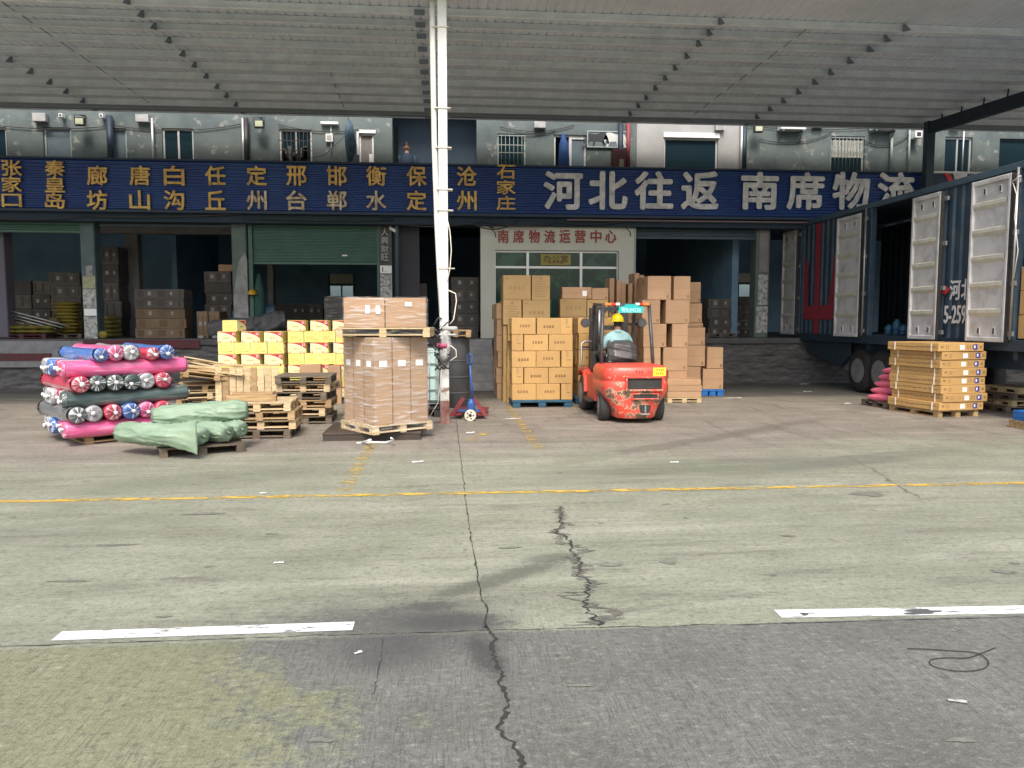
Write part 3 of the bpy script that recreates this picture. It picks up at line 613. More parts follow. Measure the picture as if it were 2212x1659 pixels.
SKIN = mat('skin', (.30, .165, .105), .6); HAIR = mat('hair_black', (.015, .013, .012), .7)
tag(person_bust(P(879, 328, YU+.35), mat('shirt_navy', (.02, .04, .07), .8), SKIN, HAIR), 'dark haired man in dark clothes looking out of the dark upper opening', 'person')
# ---------------------------------------------------------------- signboard
BLUES = mat('sign_blue', (.008, .032, .165), .30, .15, c2=(.012, .055, .20), ns=.8, coat=.3)
GILT = mat('letter_gilt', (.76, .51, .14), .6, c2=(.42, .25, .08), ns=5, bump=.2)
GILTP = mat('letter_gilt_peeled', (.68, .63, .50), .7, c2=(.34, .20, .09), ns=7)
SILV = mat('letter_silver', (.72, .71, .70), .6, c2=(.42, .44, .46), ns=5, bump=.3)
xs0, xs1 = P(-160, 400, YS).x, P(1992, 400, YS).x
sg = empty('signboard', ((xs0+xs1)/2, YS, ZS0)); tag(sg, 'long blue corrugated signboard with gold city names and big silver characters', 'signboard')
q = M(); nr = int((ZS1-ZS0)/.083); cx_ = (xs0+xs1)/2
q.grid(lambda s, t: (xs0-cx_+s*(xs1-xs0), .03+.015*math.cos(t*nr*2*PI), (ZS1-ZS0)*t), 1, nr*8); q.bb(xs0-cx_, xs1-cx_, .05, .18, 0, ZS1-ZS0); q.build('panel', BLUES, sg, recalc=False)
q = M(); q.bb(xs0-cx_, xs1-cx_, -.005, .2, -.07, -.001); q.bb(xs0-cx_, xs1-cx_, -.005, .2, ZS1-ZS0+.001, ZS1-ZS0+.05); q.build('edge_trim', mat('trim_navy', (.012, .03, .06), .6), sg)
def schar(ch, u, v, wpx, hpx, mt, bold):
    p = P(u, v, YS); k = p.y and (p-EYE).dot(FW)/FOC
    q = M(); q.text(ch, 0, 0, 0, wpx*k, hpx*k, .035, 0, bold); q.build('character', mt, sg, Vector((p.x-cx_, -.03, p.z-ZS0)))
gold = [('张家口', 27), ('秦皇岛', 120), ('廊坊', 211), ('唐山', 303), ('白沟', 377), ('任丘', 466), ('定州', 555), ('邢台', 641), ('邯郸', 728), ('衡水', 813), ('保定', 900), ('沧州', 1008), ('石家庄', 1093)]
for name, u in gold:
    dv = 6 - 6*min(u, 1100)/1100
    if len(name) == 3:
        for k, ch in enumerate(name): schar(ch, u, (367, 402, 437)[k]-dv*.6+(u > 900)*(5, 3, 2)[k], 41, (34 if ch != '口' else 28) if u < 900 else 30, GILT, .02)
    else:
        for k, ch in enumerate(name): schar(ch, u, (381, 434)[k]-dv*.3, 43, 42, GILTP if (k == 1 and 480 < u < 860) else GILT, .02)
for ch, u in zip('河北往返', (1216, 1313, 1412, 1511)): schar(ch, u, 412, 86 if ch != '返' else 84, 82, SILV, .032)
for ch, u in zip('南席物流', (1640, 1739, 1837, 1934)): schar(ch, u, 413, 84, 80, SILV, .032)
# second sign beyond the dark column, mostly hidden by the truck
xa, xb = P(2016, 400, YS).x, P(2400, 400, YS).x
s2 = empty('signboard', (xa, YS, ZS0)); tag(s2, 'navy signboard with a red and white logo right of the dark column', 'signboard')
q = M(); q.bb(0, xb-xa, .03, .16, 0, ZS1-ZS0+.02); q.build('panel', mat('sign_navy', (.012, .028, .07), .5), s2)
q = M(); q.bb(0, xb-xa, -.02, .03, ZS1-ZS0+.03, ZS1-ZS0+.08); q.build('edge_trim', ALU, s2)
k_ = (P(2060, 400, YS)-EYE).dot(FW)/FOC
q = M(); X_ = lambda u: P(u, 390, YS).x-xa; Z_ = lambda v: P(2060, v, YS).z-ZS0
q.prism([(X_(2036), Z_(371)), (X_(2048), Z_(371)), (X_(2078), Z_(420)), (X_(2066), Z_(420))], .0, .03); q.build('logo_stroke', REDP, s2)
q = M(); q.prism([(X_(2058), Z_(373)), (X_(2090), Z_(371)), (X_(2088), Z_(383)), (X_(2072), Z_(385)), (X_(2082), Z_(420)), (X_(2072), Z_(420))], .0, .03); q.build('logo_stroke', SILV, s2)
# ---------------------------------------------------------------- office front
YO = YP-.18
oa, oc = P(1038, 474, YO), P(1367, 731, YO); oh = [P(1069, 541, YO).x, P(1337, 541, YO).x, ZD, P(1200, 541, YO).z]
of = empty('office_front', ((oa.x+oc.x)/2, YO, ZD)); tag(of, 'white office front with red characters over a glazed entrance', 'office'); cx_ = (oa.x+oc.x)/2; cv_ = Vector((-cx_, -YO, -ZD))
q = M(); q.bb(oa.x, oh[0], YO, YO+.3, ZD+.001, oa.z); q.bb(oh[1], oc.x, YO, YO+.3, ZD+.001, oa.z); q.bb(oh[0], oh[1], YO+.002, YO+.3, oh[3], oa.z-.001); q.v = [v+cv_ for v in q.v]; q.build('wall', OFFW, of)
q = M(); q.bb(oc.x+.002, oc.x+.05, YO-.02, YO+.3, ZD, oa.z); q.bb(oa.x-.03, oc.x+.05, YO-.03, YO+.3, oa.z+.001, oa.z+.04); q.v = [v+cv_ for v in q.v]; q.build('edge_trim', FRAMEG, of)
for ch, u in zip('南席物流运营中心', (1087, 1120, 1154, 1187, 1220, 1253, 1287, 1319)):
    p = P(u, 511, YO); k = (p-EYE).dot(FW)/FOC; q = M(); q.text(ch, p.x-cx_, -.025, p.z-ZD, 24*k, 28*k, .02, 0, .02); q.build('character', mat('letter_red', (.30, .03, .022), .5), of)
xm = [P(1141, 560, YO).x, P(1257, 560, YO).x]; zt = P(1200, 577, YO).z
q = M(); q.bb(oh[0], oh[1], YO+.13, YO+.19, zt-.03, zt+.03)
for xx in xm: q.bb(xx-.035, xx+.035, YO+.125, YO+.2, ZD, oh[3])
for xx in (oh[0], oh[1]): q.bb(xx-.03, xx+.03, YO+.128, YO+.2, ZD, oh[3])
q.bb(oh[0]+.03, oh[1]-.03, YO+.122, YO+.2, oh[3]-.05, oh[3]+.0); q.v = [v+cv_ for v in q.v]; fr = q.build('window_frame', ALU, of)
GLG = mat('office_glass', (.012, .05, .04), .12, spec=.25, c2=(.03, .10, .075), ns=3, lo=.5, hi=.6)
xs_ = [oh[0]]+xm+[oh[1]]
for i in range(3):
    for za, zb in ((zt+.03, oh[3]-.05), (ZD+.01, zt-.03)):
        q = M(); q.bb(xs_[i]+.035, xs_[i+1]-.035, YO+.155, YO+.165, za, zb); q.v = [v+cv_ for v in q.v]; q.build('pane', GLG, fr)
a, c = P(1168, 549, YO+.1), P(1233, 573, YO+.1)
ns_ = empty('name_plate', ((a.x+c.x)/2, YO+.10, (a.z+c.z)/2)); tag(ns_, 'yellow office plate hung over the entrance glass', 'sign')
q = M(); q.bb(-(c.x-a.x)/2, (c.x-a.x)/2, 0, .03, -(a.z-c.z)/2, (a.z-c.z)/2); q.build('plate', mat('plate_yellow', (.32, .28, .06), .6), ns_)
q = M(); q.text('办公室', 0, -.003, .03, .70, .2, .003, 0, .012); q.build('lettering', mat('plate_ink', (.07, .04, .02), .6), ns_)
q = M(); q.text('发车专线', 0, -.005, -.07, .42, .09, .003, 0, .012); q.build('small_lettering', mat('plate_red', (.14, .03, .03), .6), ns_)
# pot-bellied ornament on a high stand seen through the glass
for u, v, wd in ((1060, 488, .1), (1352, 486, .1)):
    p = P(u, v, YO-.05); q = M(); q.beam((0, .02, 0), (.03, -.2, -.05), .07, .08); q.tube([(0, .02, 0), (.05, -.03, -.12), (.12, -.02, -.2), (.14, .02, -.3)], .012, 0, 6)
    tag(q.build('camera', DARK, None, p), 'black camera on the office front near its %s corner' % ('upper left' if u < 1200 else 'upper right'), 'camera')
q = M(); p = P(843, 492, YP-.03); q.beam((0, .02, 0), (.16, -.12, -.1), .07, .08); tag(q.build('camera', WHITEP, None, p), 'pale camera above the dark couplet pillar', 'camera')
# ---------------------------------------------------------------- loading dock and stairs
dk = empty('loading_dock', (0, YD, 0)); tag(dk, 'rough concrete loading dock with a broken brick face', 'dock')
O2 = Vector((0, -YD, 0))
def dpart(name, q, mats): q.v = [v+O2 for v in q.v]; return q.build(name, mats, dk)
q = M(); rd = random.Random(5); n = 160
fx = lambda s: X0+s*(X1-X0)
q.grid(lambda s, t: (fx(s), YD+.03+.05*noise.noise(Vector((fx(s)*2.2, 3.1, t*9)))+.035*noise.noise(Vector((fx(s)*6, 1.7, t*16))), t*(ZD-.14)), 700, 18, 0, False); dpart('brick_face', q, [CONC])
q = M(); q.bb(X0, X1, YD-.05, YB, ZD-.16, ZD, 0, .012); dpart('platform_slab', q, [CONCF])
q = M(); a, c = P(270, 737, YD-.06), P(432, 757, YD-.06); q.bb(a.x-1.5, c.x, YD-.075, YD-.052, ZD-.24, ZD-.02); dpart('painted_edge', q, [MAROON])
q = M(); a, c = P(-60, 737, YD-.08), P(190, 757, YD-.08); q.bb(a.x-6, c.x-.1, YD-.10, YD-.08, ZD-.72, ZD-.04); dpart('steel_facing', q, [GREYM])
q = M(); q.bb(a.x-6, c.x-.9, YD-.13, YD-.102, ZD-.55, ZD-.36); dpart('painted_edge', q, [MAROON])
st = empty('concrete_stairs', (P(1030, 800, YD).x, YD, 0)); tag(st, 'grey concrete steps up to the dock left of the golden cartons', 'stairs')
q = M(); wl = P(1003, 760, YD).x-st.location.x; wr = P(1062, 760, YD).x-st.location.x; ns2 = 6
for k in range(ns2): q.bb(wl, wr+.05*k*0, -.28*(ns2-k)-.03, -.03-.28*(ns2-k-1) if k < ns2-1 else -.052, 0, ZD*(k+1)/(ns2)-.0-.02*(k == ns2-1), 0, .012)
q.build('steps', mat('step_concrete', (.34, .34, .335), .9, c2=(.24, .24, .24), ns=4), st)
q = M(); q.prism([(wr+.02, 0), (wr+.18, 0), (wr+.18, .2), (wr+.02, .2)], -1.8, -.05); q.build('side_wall', CONCF, st)
# ---------------------------------------------------------------- canopy
ZR = 7.36
def zr(y): return ZR+(y-21)*.022
ROOFM = mat('roof_sheet', (.68, .72, .78), .6, .0, c2=(.58, .62, .68), ns=.8, bump=.12, bs=14)
PURM = mat('purlin_zinc', (.74, .77, .80), .5, .1, c2=(.60, .63, .66), ns=3)
RY0, RY1 = 12.35, 21.42
rx0, rx1 = -18.0, 26.0
cn = empty('canopy_roof', (0, RY1, ZR)); tag(cn, 'wide grey sheet metal canopy on rows of steel purlins', 'canopy'); O3 = Vector((0, -RY1, -ZR))
def cpart(name, q, mats, parent=None): q.v = [v+O3 for v in q.v]; return q.build(name, mats, parent or cn)
q = M(); rib = .17; nrib = int((rx1-rx0)/rib); vs = []; fs = []
prof = [(0, 0), (.40, 0), (.50, .018), (.66, .018), (.76, 0)]
for i in range(nrib):
    for a, hgt in prof:
        x = rx0+(i+a)*rib; vs += [(x, RY0, zr(RY0)+hgt), (x, RY1, zr(RY1)+hgt)]
k = len(vs)//2
q.add(vs, [(2*i, 2*i+1, 2*i+3, 2*i+2) for i in range(k-1)]); cpart('roof_sheet', q, [ROOFM])
q = M(); q.quad((rx0, RY0, zr(RY0)+.06), (rx1, RY0, zr(RY0)+.06), (rx1, RY1, zr(RY1)+.06), (rx0, RY1, zr(RY1)+.06)); cpart('roof_cover', q, [GREYM])
vv = [5, 33, 65, 96, 122, 148, 172, 193, 214, 231]
py = [G(0, v, 7.27).y for v in vv]
py = [py[0]-(py[1]-py[0])]+py
LX = [G(42, 132, 7.28).x, G(410, 121, 7.28).x, G(1450, 140, 7.28).x, G(1826, 122, 7.28).x]
SX = [G(195, 125, 7.28).x, G(1641, 128, 7.28).x]
for i, y in enumerate(py):
    z = zr(y)-.003; q = M()
    q.bb(rx0, rx1, y, y+.006, z-.145, z); q.bb(rx0, rx1, y-.055, y, z-.151, z-.145); q.bb(rx0, rx1, y+.006, y+.055, z-.004, z); q.bb(rx0, rx1, y-.055, y-.051, z-.145, z-.128)
    o = cpart('purlin', q, [PURM])
    for x in LX+[G(915, 120, 7.28).x]:
        s = 1 if x > 2 else -1; q = M(); mid = abs(x-G(915, 120, 7.28).x) < .1
        if mid: q.bb(x-.09, x+.09, y-.062, y-.057, z-.16, z-.06)
        else: q.add([(x, y-.06, z-.15), (x, y-.06, z-.02), (x+s*.02, y-.24, z-.19), (x+.05, y-.06, z-.15), (x+.05, y-.06, z-.02), (x+.05+s*.02, y-.24, z-.19)], [(0, 1, 2), (3, 5, 4), (0, 2, 5, 3), (1, 4, 5, 2), (0, 3, 4, 1)])
        cpart('brace', q, [mat('brace_grey', (.17, .20, .24), .6)], o)
    if i < len(py)-1:
        for x in SX: q = M(); q.cyl((x, y+.008, z-.08), (x, py[i+1]-.06, zr(py[i+1])-.10), .007, 0, 5); cpart('tie_rod', q, [DARK], o)
q = M(); q.bb(rx0, rx1, RY1-.25, RY1-.1, zr(RY1)-.15, zr(RY1)-.05); cpart('edge_beam', q, [mat('edge_beam_grey', (.22, .25, .26), .6)])
xc = P(2006, 330, 20.45).x
q = M(); q.bb(xc-.11, xc+.11, 20.35, 20.55, 0, zr(20.4)-.16, 0, .005); cpart('column', q, [NAVYST])
pa = Vector((xc, 20.34, P(2008, 276, 20.4).z)); pb = PX(2216, 212, xc); pe = pa+(pb-pa)*((12.4-pa.y)/(pb.y-pa.y))
q = M(); q.beam(pa, pe, .16, .30); cpart('rafter', q, [NAVYST])
for i, y in enumerate(py[2:]):
    zb = pa.z+(pe.z-pa.z)*(y-pa.y)/(pe.y-pa.y)
    if zr(y)-.15 > zb+.18: q = M(); q.beam((xc-.05, y, zb+.12), (xc-.12, y-.12, zr(y)-.14), .03, .06); cpart('strut', q, [NAVYST])
# wires slung under the canopy
q = M(); q.tube([G(648, -20, 7.3), G(700, 125, 7.3), P(755, 262, YU-.3)], .008, 0, 5); tag(q.build('wire', DARK), 'long dark wire slung under the canopy to the navy cloth bundle', 'wire')
q = M(); q.tube([P(755, 285, YU-.25), P(700, 335, YU-.15), P(640, 350, YU-.1)], .008, 0, 5); tag(q.build('wire', DARK), 'dark wire sloping down left from the navy cloth bundle', 'wire')
from mathutils import noise
# ---------------------------------------------------------------- pallets
def pallet(loc, w, d, h, rz, mt, label, group='pallets in the yard', tilt=(0, 0), nboards=7, open_=False):
    t_ = empty('wooden_pallet', loc, rz); tag(t_, label, 'pallet', group); t_.rotation_euler.x, t_.rotation_euler.y = tilt
    rd = random.Random(int(abs(loc[0])*1000+abs(loc[2])*777)); q = M(); bw = d/nboards
    for i in range(nboards): q.box(rd.uniform(-.006, .006), -d/2+bw*(i+.5), h-.011, w+rd.uniform(-.012, .004), bw*rd.uniform(.84, .95), .022, 0, rd.uniform(-.006, .006))
    for x in (-1, 0, 1): q.box(x*(w/2-.05), 0, h-.033, .098, d-.004, .02)
    q.build('deck', mt, t_)
    for x in (-1, 0, 1):
        q = M()
        for y in (-1, 0, 1): q.box(x*(w/2-.055), y*(d/2-.06), (h-.043+.02)/2, .1, .115, h-.065, 0, rd.uniform(-.04, .04))
        q.box(x*(w/2-.055), 0, .010, .1, d, .02); q.build('runner', mt, t_)
    for y in (-1, 1):
        if not open_: q = M(); q.box(0, y*(d/2-.05), .0305, w*.999, .1, .019); q.build('bottom_board', mt, t_)
    return t_
def plastic_pallet(loc, w, d, rz, mt, label):
    t_ = empty('plastic_pallet', loc, rz); tag(t_, label, 'pallet', 'pallets in the yard')
    q = M(); q.box(0, 0, .125, w, d, .05, 0, 0, .008); q.build('deck', mt, t_)
    for x in (-1, 0, 1):
        q = M()
        for y in (-1, 0, 1): q.box(x*(w/2-.09), y*(d/2-.07), .05, .16, .13, .1, 0, 0, .012)
        q.box(x*(w/2-.09), 0, .012, .13, d*.98, .024); q.build('runner', mt, t_)
    return t_
# ---------------------------------------------------------------- cartons
CART = {}
def marks(q, x, y, z, wd, h, n, mi, rd):      # a row of small printed signs on the -Y face
    cw = wd/n
    for i in range(n):
        cx = x-wd/2+cw*(i+.5); s = cw*.68
        for k in range(3): q.box(cx+rd.uniform(-.1, .1)*s, y, z+(k-1)*h*.36, s*rd.uniform(.55, 1), .002, h*.17, mi)
        q.box(cx+rd.uniform(-.35, .35)*s, y-.0004, z, s*.2, .002, h*rd.uniform(.7, 1), mi)
def carton_mesh(style, w, d, h):
    var = random.randrange(4); key = (style, round(w, 3), round(d, 3), round(h, 3), var)
    if key in CART: return CART[key]
    rd = random.Random(len(CART)*7+1); q = M(); q.box(0, 0, h/2, w, d, h, 0, 0, .007, None, min(.005, h*.03) if style not in ('flat', 'yellow') else .002, rd)
    base = {'gold': GOLD, 'ochre': OCHRE, 'brown': KRAFT, 'tall': TALLK, 'dusk': DUSK, 'duskb': DUSKB, 'yellow': YEL, 'flat': GOLD, 'flatdark': DUSKB, 'grey': DUSK, 'wood': KRAFT}[style]
    mats = [base, INK, TAPE, PAPER, REDP, CREAM, INKL, YELD, mat('print_blue', (.05, .06, .30), .5), mat('carton_crease_'+style, tuple(x*.62 for x in base.node_tree.nodes['Principled BSDF'].inputs['Base Color'].default_value[:3]), .85)]
    mats.append(mat('dusty_label', (.30, .30, .28), .8)); q.box(0, 0, h+.0002, w*.98, .055, .001, 2); q.box(0, 0, h+.0001, w*.96, .004, .0012, 9)
    for a in range(4):                      # the four sides
        q.T = Matrix.Rotation(a*PI/2, 4, 'Z'); ww, dd = (w, d) if a % 2 == 0 else (d, w); y = -dd/2-.0006
        if style == 'gold' and ww > .3: marks(q, rd.uniform(-.03, .03), y, h*(.5+rd.uniform(-.04, .06)), ww*.46, .055, 4, 1, rd)
        if style == 'gold' and ww <= .3: q.box(0, y, h*.8, .05, .001, h*.38, 2); q.box(.03, y-.001, h*.45, ww*.35, .001, .012, 6)
        if style == 'ochre':
            if a % 2 == 0:
                marks(q, .0, y, h*.5, ww*.6, .075, 4, 6, rd); marks(q, -ww*.36, y, h*.87, .09, .04, 2, 6, rd)
                for k in range(18): q.box(-ww*.40+k*ww*.8/17, y, h*.07, ww*.022, .001, .014, 6)
            else:
                for k in range(7): q.box(-ww*.04+rd.uniform(-.01, .01), y, h*(.14+k*.1), ww*rd.uniform(.45, .72), .001, .012, 6)
                q.box(0, y, h*.88, .05, .001, .06, 6); q.box(ww*.33, y, h*.5, .03, .001, .05, 6)
        if style in ('brown', 'tall', 'dusk', 'duskb', 'grey') and a % 2 == 0 and style == 'brown':
            q.box(0, y, h*.5, ww*.985, .001, .006, 9); q.box(ww*.36, y, h*.14, .05, .001, .07, 6)
        if style == 'brown' and a % 2 == 1: q.box(0, y, h*.86, .05, .001, h*.28, 2); q.box(-ww*.25, y, h*.75, .09, .001, .12, 6)
        if style == 'tall':
            q.box(0, y, h*.70, .13, .002, .09, 3); q.box(ww*.49, y, h*.5, .004, .001, h*.98, 9)
        if style in ('dusk', 'duskb') and a == 0:
            if rd.random() < .6: q.box(-ww*.2, y, h*.55, .09, .001, min(.11, h*.45), 10); q.box(ww*.24, y, h*.55, .06, .001, min(.09, h*.4), 10)
            q.box(-ww*.38, y, h*.5, ww*.13, .001, h*.7, 9); q.box(ww*.04, y, h*.5, ww*.16, .001, h*.7, 9); q.box(ww*.42, y, h*.5, ww*.07, .001, h*.7, 9)
        if style == 'yellow' and a % 2 == 0:
            pts = [(-.5, .98), (-.5, .90)]+[(-.5+.98*k/10, .86-.42*(k/10)**2.6) for k in range(11)]+[(.5, .42), (.5, .98)]
            def poly(pp, mi, yy): q.prism([(px*ww*.985, pz*h) for px, pz in pp], yy, yy+.0008, mi)
            poly([(-.5, .02), (.5, .02), (.5, .97), (-.5, .97)], 5, y-.0008)
            poly([(-.5, .97), (-.5, .93)]+[(-.5+k/10, .92-.52*(k/10)**2.4) for k in range(11)]+[(.5, .97)], 4, y-.0022)
            poly([(-.5+k/10, .895-.52*(k/10)**2.4) for k in range(11)]+[(.5-k/10, .855-.50*((10-k)/10)**2.4) for k in range(11)], 3, y-.0032)
            marks(q, -.01, y-.004, h*.42, ww*.36, .03, 4, 6, rd); q.box(ww*.37, y-.005, h*.78, .05, .001, .045, 3); q.box(ww*.37, y-.006, h*.78, .03, .001, .028, 4)
            for xx in (-.42, -.36, .18, .24, .36, .44): q.box(xx*ww, y-.004, h*.10, .012, .001, h*rd.uniform(.1, .2), 4)
        if style == 'yellow' and a % 2 == 1:
            for k in range(4): q.box(-ww*.28+k*ww*.18, y, h*.78, .022, .001, .024, 7)
            for k in range(4): q.box(-ww*.08+rd.uniform(-.03, .03), y, h*(.22+k*.11), ww*rd.uniform(.4, .6), .001, .010, 7)
            q.box(ww*.3, y, h*.22, ww*.22, .001, .022, 7)
        if style == 'flat' and a == 0:
            q.box(.02, y, h*.48, .10, .002, .085, 3); q.box(ww*.31, y, h*.5, .09, .002, .10, 8); q.box(ww*.295, y-.0015, h*.52, .03, .001, .05, 3)
            for k in range(3): q.box(ww*(.13+.035*k), y, h*.5, .012, .001, h*.5, 6)
            for k in range(2): q.box(-ww*(.33-.04*k), y, h*.5, .012, .001, h*.5, 6)
            q.box(-ww*.42, y, h*.55, .05, .001, .035, 6); q.box(ww*.43, y, h*.5, .045, .001, .05, 6); q.box(ww*.25, y, h*.52, .02, .001, h*.45, 6)
        if style == 'flat' and a == 3:
            q.box(0, y, h*.5, ww*.985, .001, .005, 9)
            for k in range(9): q.box(-ww*.4+k*ww*.1, y-.0006, h*rd.uniform(.45, .55), ww*rd.uniform(.04, .09), .001, .018, 6)
        q.T = Matrix()
    CART[key] = q.mesh('cardboard_carton', mats); return CART[key]
def carton(style, x, y, z, w, d, h, label, group, rz=0.0, jit=.008, name='cardboard_carton', cat='carton'):
    rd = random
    o = put(name, carton_mesh(style, w, d, h), None, (x+rd.uniform(-jit, jit), y+rd.uniform(-jit, jit), z), rz+rd.uniform(-jit, jit)*2)
    return tag(o, label, cat, group)
def fwd(p): return (Vector(p)-EYE).dot(FW)
# golden cartons left of the forklift
ga, gb = G(1105, 880), G(1238, 880); gy = (ga.y+gb.y)/2; gx0 = ga.x; GW, GD, GH = .425, .205, .332
gwid = gb.x-ga.x
plastic_pallet(((gx0+gb.x)/2, gy+.45, 0), gwid*.99, .95, 0, TEALP, 'dark teal plastic pallet under the golden cartons left of the forklift')
gg = 'golden cartons stacked left of the forklift'
for rrow in range(5):
    z = .151+rrow*(GH+.002); lay = [(0, GW), (GW+.008, GW), (2*GW+.016, GD)] if rrow % 2 == 0 else [(0, GD), (GD+.012, GW), (GD+GW+.02, GW)]
    kk = gwid/(2*GW+GD+.02)
    for i, (xo, ww) in enumerate(lay):
        for dz in range(3):
            full = ww > .3; dd = GD if full else GW
            if not full and dz: continue
            if full and i > 0 and dz: continue
            yy = gy+.01+(dd+.006)*dz+dd/2
            nm = 'front' if dz == 0 else ('second deep' if dz == 1 else 'third deep')
            carton('gold', gx0+xo*kk+ww*kk/2, yy, z, ww*kk, dd, GH, f'golden carton left of the forklift, {ORD[rrow+1]} row up, {["left","middle","right"][i]} column, {nm}', gg)
# further ones behind: slices seen along the side, then the tall ochre stack
BW, BD, BH_ = .60, .40, .53
for rrow in range(5):
    for k in range(5):
        carton('gold', gx0-.02+GW/2, gy+.72+k*.25, .0+rrow*.335, GW, .24, .333, f'golden carton {ORD[k+1]} behind the front stack along its left side, {ORD[rrow+1]} row up', 'golden cartons behind the front stack', 0, .02) if (k > 0 or rrow > 3) else None
by = gy+1.05; bx = P(1087, 640, by).x
for rrow in (3, 4):
    z = 1.675+(rrow-3)*BH_
    lay = [(.40, 1), (.60, 0)] if rrow == 3 else [(.60, 0), (.40, 1)]
    xo = bx
    for i, (ww, turn) in enumerate(lay):
        for dz in range(2 if i == 0 else 1):
            dd = .60 if turn else .40
            carton('ochre', xo+ww/2, by+dd/2+dz*(dd+.01), z, .60, .40, BH_, f'large ochre carton, {"lower" if rrow==3 else "upper"} row over the golden stack, {["left","right"][i]}{"" if dz==0 else " behind"}', 'large ochre cartons', PI/2 if turn else 0)
        xo += ww+.012
for rrow in range(3):   # what carries them
    for i in range(2): carton('ochre', bx+.3+i*.61, by+.2+.05, .0+rrow*.555, .60, .40, .552, f'large ochre base carton behind the golden stack, {ORD[rrow+1]} row, {["left","right"][i]}', 'large ochre cartons')
ly = gy+2.3
for rrow in range(6):
    for k in range(4):
        x = P(1068, 700, ly).x
        carton('brown', x+.25, ly+k*.36-.4, .0+rrow*.36, .46, .34, .355, f'brown carton in the shaded row by the steps, {ORD[rrow+1]} row up, {ORD[k+1]} deep', 'brown cartons by the steps', 0, .02)
# second golden stack behind the forklift mast
sy = gy+.55; sx = P(1248, 800, sy).x
plastic_pallet((sx+.55, sy+.5, 0), 1.2, 1.0, 0, TEALP, 'dark plastic pallet under the golden cartons behind the forklift mast')
for rrow in range(5):
    for i in range(2):
        for dz in range(3 if i == 0 else 1):
            carton('gold', sx+.215+i*.44, sy+.11+dz*.26, .151+rrow*.335, .43, .25, .333, f'golden carton behind the forklift mast, {["left","right"][i]} column, {ORD[rrow+1]} row up, {ORD[dz+1]} deep', 'golden cartons behind the mast', .02*(rrow % 2), .012)
ty = sy+.9; tx = P(1212, 660, ty).x
for rrow in range(4):
    for i in range(2): carton('ochre', tx+.31+i*.62, ty+.2, rrow*.46, .60, .42, .458, f'ochre base carton behind the forklift, {ORD[rrow+1]} row up, {["left","right"][i]} column', 'ochre cartons behind the forklift')
carton('ochre', tx+.27, ty+.2, 1.842, .60, .40, .40, 'ochre printed carton left of the forklift roof guard', 'ochre cartons behind the forklift'); carton('ochre', tx+.83, ty+.2, 1.842, .48, .40, .385, 'ochre carton partly behind the forklift roof guard', 'ochre cartons behind the forklift')
o = carton('brown', tx+.36, ty+.22, 2.245, .66, .40, .26, 'brown carton with a white label on top of the ochre cartons', 'ochre cartons behind the forklift'); q = M(); q.bb(.12, .22, -.203, -.2008, .06, .18); q.build('shipping_label', PAPER, o)
carton('brown', tx+.89, ty+.22, 2.23, .37, .40, .26, 'plain brown carton topmost behind the forklift, beside the labelled one', 'ochre cartons behind the forklift')
# plain brown cartons right of the forklift
wy = G(1440, 866).y; grp = 'plain brown cartons right of the forklift'
pallet((P(1440, 800, wy).x, wy+.5, 0), 1.1, 1.0, .14, 0, WOODD, 'weathered pallet under the tall plain brown cartons')
rows = [[(1398, 1449), (1454.5, 1490)], [(1387, 1426), (1437, 1489)], [(1391, 1441), (1452.6, 1487)], [(1391, 1428), (1434, 1487)], [(1389, 1440), (1446, 1487)]]
hz = .515
for k, row in enumerate(rows):
    z = .145+(4-k)*(hz+.003)
    for i, (ua, ub) in enumerate(row):
        xa, xb = P(ua, 700, wy).x, P(ub, 700, wy).x
        for dz in range(2): carton('brown', (xa+xb)/2, wy+.25+dz*.5, z, xb-xa, .48, hz, f'brown carton in the tall pile by the forklift, {ORD[5-k]} row up, {["left","right"][i]}{[""," behind"][dz]}', grp) if not (dz and i == 0 and k > 0) else None
wy2 = wy+1.0
for (ua, ub, va, vb, lab) in [(1490, 1514, 609, 654, 'topmost'), (1489, 1516, 654.5, 697, 'second from top'), (1489, 1519, 697.5, 706, 'thin third from top'), (1489, 1523, 706.5, 745, 'fourth from top'), (1489, 1523, 745.5, 791, 'fifth from top'), (1489, 1512, 791.5, 848, 'lowest')]:
    a, c = P(ua, va, wy2), P(ub, vb, wy2); carton('brown', (a.x+c.x)/2-.05, wy2+.2, max(c.z, .0), c.x-a.x+.1, .4, a.z-max(c.z, 0)-.004, f'brown carton {lab} in the narrow column beside the tall brown pile', grp)
wy3 = G(1540, 855).y; a, c = P(1516, 841, wy3), P(1564, 841, wy3)
plastic_pallet(((a.x+c.x)/2, wy3+.4, 0), (c.x-a.x)*1.05, .8, 0, BLUEP, 'bright blue plastic pallet under two brown cartons')
carton('brown', (a.x+c.x)/2+.01, wy3+.25, .152, .50, .45, .485, 'brown carton sitting directly on the bright blue pallet', grp)
carton('brown', (P(1526, 790, wy3).x+P(1563, 790, wy3).x)/2, wy3+.24, .642, .39, .42, .50, 'upper brown carton over the bright blue pallet', grp)
carton('brown', P(1505, 790, wy3+.1).x, wy3+.3, .642, .25, .42, .45, 'narrow brown carton between the pile and the upper blue pallet carton', grp)
fy = G(1480, 869).y-.05; fa, fb_ = P(1442, 845, fy), P(1516, 845, fy)
pallet(((fa.x+fb_.x)/2, fy+.3, 0), fb_.x-fa.x, .6, .10, 0, WOODL, 'pale low pallet under the flat strapped cartons right of the forklift')
for k in range(3): carton('wood', (fa.x+fb_.x)/2+.02*(k % 2), fy+.3, .102+k*.135, fb_.x-fa.x, .55, .132, f'flat strapped carton right of the forklift, {["lowest","middle","upper"][k]} of three', 'flat strapped cartons')
